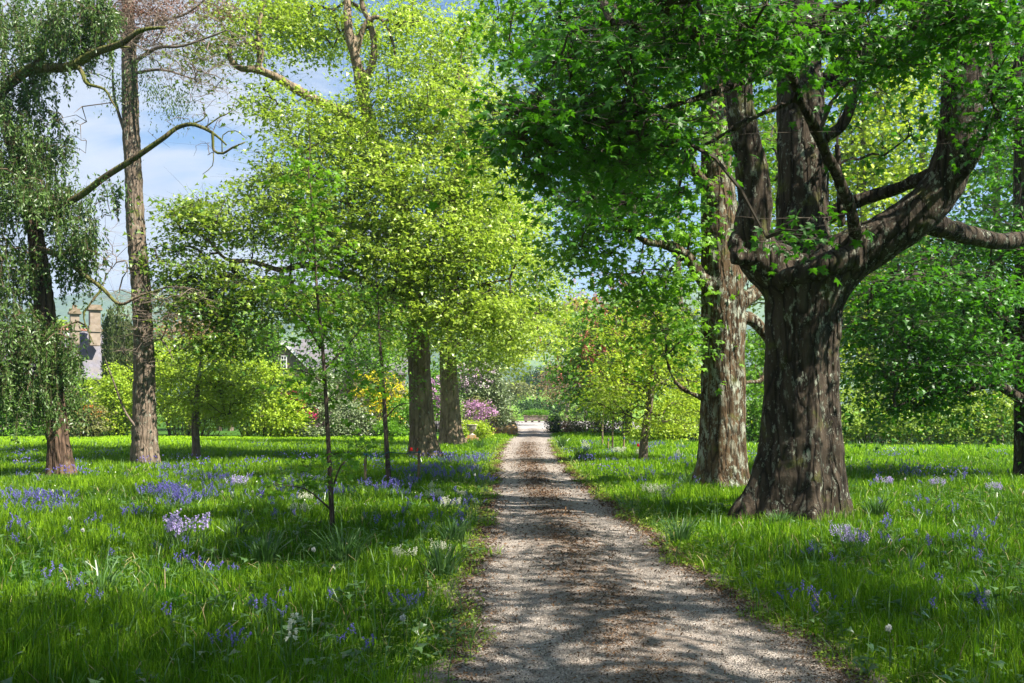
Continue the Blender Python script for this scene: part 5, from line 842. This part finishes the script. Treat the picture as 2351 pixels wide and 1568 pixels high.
# strap-leaved daffodil tufts
for px, py, s_, n_, lab in ((232, 1375, .36, 26, 'pale upright tuft of strap leaves in the near left grass'), (790, 1300, .42, 90, 'dark dense daffodil tuft right below the near sapling'), (610, 1300, .36, 80, 'flattened dark daffodil tuft left of the near sapling'), (540, 1245, .32, 50, 'small dark daffodil tuft up the slope from the flattened one'), (1335, 1060, .5, 70, 'blue-green strap-leaved tuft beside the sunny right track edge'), (1290, 1030, .55, 80, 'tall strap-leaved clump where the right verge begins'), (1100, 1035, .5, 60, 'grey-green strap-leaved clump beside the sunny left track edge'),
                            (1560, 1250, .34, 70, 'dark strap-leaved tuft on the right track edge before the massive trunk'), (1580, 1130, .4, 60, 'tall tuft in front of the lichen-spotted trunk'), (2010, 1190, .34, 90, 'untidy dark strap-leaved tuft right of the massive trunk'), (1790, 1215, .26, 60, 'trailing strap leaves at the foot of the massive trunk'), (1010, 1330, .36, 70, 'dark strap-leaved tuft by the left track edge'), (1040, 1250, .34, 70, 'green strap-leaved tuft higher along the left track edge')):
    b = G(px, py); a_ = rng.uniform(0, 6.28, n_); p = b + np.column_stack([np.cos(a_), np.sin(a_), 0 * a_]) * rng.uniform(0, .14, n_)[:, None]; V, F, v = blades(p, s_ * 1.25 * rng.uniform(.6, 1.1, n_), np.full(n_, .009), rng.uniform(.2, 1.1, n_), rng.uniform(0, 1, n_) * (1 if n_ < 40 else .6), a_)
    put('strap_leaf_tuft', V, F, M['strap'], None, var=v, org=b, label=lab, category='plant')
# tulips
for px, py, n_, lab in ((942, 1062, 2, 'pair of red tulips at the foot of the nearer sunlit sycamore'), (1463, 1050, 1, 'single red tulip in the right verge by the leaning young tree')):
    b = G(px, py); root = thing('red_tulip', lab, 'tulip', (b[0], b[1], 0))
    for k in range(n_):
        x_ = b[0] + .14 * k * 1.5; hh = .36 - .02 * k; st = tube(np.array([[x_, b[1], 0], [x_ + .01, b[1], hh * .5], [x_ + .03, b[1], hh]]), [.006, .005, .004], 6, .05); put('stem', *st, M['strap'], root)
        a_ = np.arange(12) * 1.047 + (np.arange(12) // 6) * .5; q = np.array([x_ + .03, b[1], hh]) + np.column_stack([np.cos(a_), np.sin(a_), 0 * a_]) * .025; V, F, v = instance(MID, q, np.column_stack([np.cos(a_) * .25, np.sin(a_) * .25, 0 * a_ + 1]), np.column_stack([np.cos(a_), np.sin(a_), 0 * a_]), .1, rng.uniform(0, 1, 12)); put('flower', V, F, M['fl_red'], root, var=v)
        V, F, v = blades(np.repeat([[x_, b[1], 0]], 5, 0), np.full(5, .3), np.full(5, .018), np.full(5, .6), np.full(5, .4)); put('leaves', V, F, M['strap'], root, var=v)
# dandelion clocks
fib = nrm(rng.normal(size=(90, 3))); M['fluff'] = foliage('dandelion_fluff', (.6, .6, .56), (.8, .8, .76), (.7, .7, .65), .5, .9, .1)
V1, F1 = sticks(np.zeros((90, 3)), fib * .02, .0006); V2, F2, v2 = instance(FAR, fib * .019, rng.normal(size=(90, 3)), fib, .012, rng.uniform(0, 1, 90)); clock = make_mesh('dandelion_clock', *join([(V1, F1, np.zeros(len(V1))), (V2, F2, v2)])); clock.materials.append(M['fluff'])
stm = make_mesh('dandelion_stem', *tube(np.array([[0, 0, -.32], [.01, 0, -.15], [0, 0, 0]]), [.003, .003, .002], 6, .05)); stm.materials.append(M['strap'])
for px, py in [(120, 1160), (160, 1235), (190, 1262), (428, 1150), (510, 1160), (580, 1160), (700, 1215), (870, 1150), (715, 1120), (330, 1135), (925, 1510), (1345, 1090), (1360, 1092), (1378, 1094), (2078, 1130), (2268, 1440), (1860, 1150), (2040, 1545), (720, 1320), (1090, 1120)]:
    b = G(px, py + 40 * (FPX * H_EYE / (py - HY)) ** -1 * 2); side = 'left' if px < 1150 else 'right'
    o = thing('dandelion_clock', 'white dandelion clock in the grass %s of the track' % side, 'dandelion', (b[0], b[1], rng.uniform(.26, .33)), 'dandelion clocks %s of the track' % side)
    for nm, me in (('seed_head', clock), ('stem', stm)): c = bpy.data.objects.new(nm, me); COL.objects.link(c); c.parent = o
# tall sycamore out of frame to the right that shades the near track
tb_ = A(13.0, 4.0, 0); kx = lambda v: v
root = thing('sycamore_tree', 'sycamore out of view to the near right whose canopy shades the foreground', 'tree', tuple(tb_))
tpts = np.array([[13, 4, -.1], [13, 4, 2], [12.7, 4.2, 5], [12.2, 4.3, 8], [11.5, 4.5, 11]]); big = tube(tpts, [.6, .48, .42, .3, .1], 20, .3); put('trunk', *big, M['bark_big'], root, smooth=True)
T = in_ell([((9.5, 4.5, 9.6), (5.5, 4.8, 2.6), 175), ((13.5, 1, 10), (5, 4, 2.6), 80), ((4.0, 2.2, 9.8), (4.8, 2.6, 1.5), 170)]); nd, _ = spline(tpts, [1] * 5, .3); BV, BF = grow(nd[len(nd) // 2:], T, tip_r=.008); put('branches', BV, BF, M['twig'], root)
V, F, v = spray(T, 50, .8, .3, .18, MID); put('crown', V, F, M['leaf_maple'], root, var=v)

# unseen trees added around the camera to block sky light over the near track
def back_tree(x, y, lab, ells, mat='leaf_maple', n=40):
    root = thing('shade_tree', lab, 'tree', (x, y, 0)); tp = np.array([[x, y, -.1], [x, y, 2.5], [x - .2, y + .2, 6], [x, y, 10]]); put('trunk', *tube(tp, [.55, .42, .35, .1], 18, .3), M['bark_big'], root, smooth=True)
    T = in_ell(ells); nd, _ = spline(tp, [1] * 4, .3); BV, BF = grow(nd[len(nd) // 2:], T, tip_r=.008); put('branches', BV, BF, M['twig'], root)
    V, F, v = spray(T, n, 1.0, .4, .24, FAR); put('crown', V, F, M[mat], root, var=v)
back_tree(-8.5, -5, 'added shade tree out of view behind the camera on the left', [((-7, -5, 8), (6.5, 6, 4), 190), ((-2, -5.5, 10), (4, 5, 2), 60)])
back_tree(7.5, -9, 'added shade tree out of view behind the camera on the right', [((6, -8, 8.5), (6.5, 5.5, 4), 190)])
back_tree(-14.5, 5, 'added shade tree out of view beyond the near left grass', [((-13.5, 4, 8), (5, 5, 4.5), 150)])
back_tree(-1.5, -17, 'added shade tree out of view far behind the camera', [((-1, -17, 8), (8, 5, 5), 150)])
back_tree(17, 9, 'added shade tree out of view beyond the right-hand grass', [((17, 9.5, 8), (4.5, 5, 4), 110)])
# ================================================================ haze
t = NT('haze_air'); v = t.n.new('ShaderNodeVolumePrincipled'); v.inputs['Color'].default_value = (.62, .78, 1.0, 1); v.inputs['Density'].default_value = HAZE; v.inputs['Anisotropy'].default_value = .2; t.l.new(v.outputs[0], t.out.inputs['Volume'])
V, F = box((-300, 1190, 178), (5840, 2900, 364)); o = put('haze', V, F, t.m, None, kind='stuff'); o['label'] = 'faint blue haze over the valley'; o['category'] = 'haze'
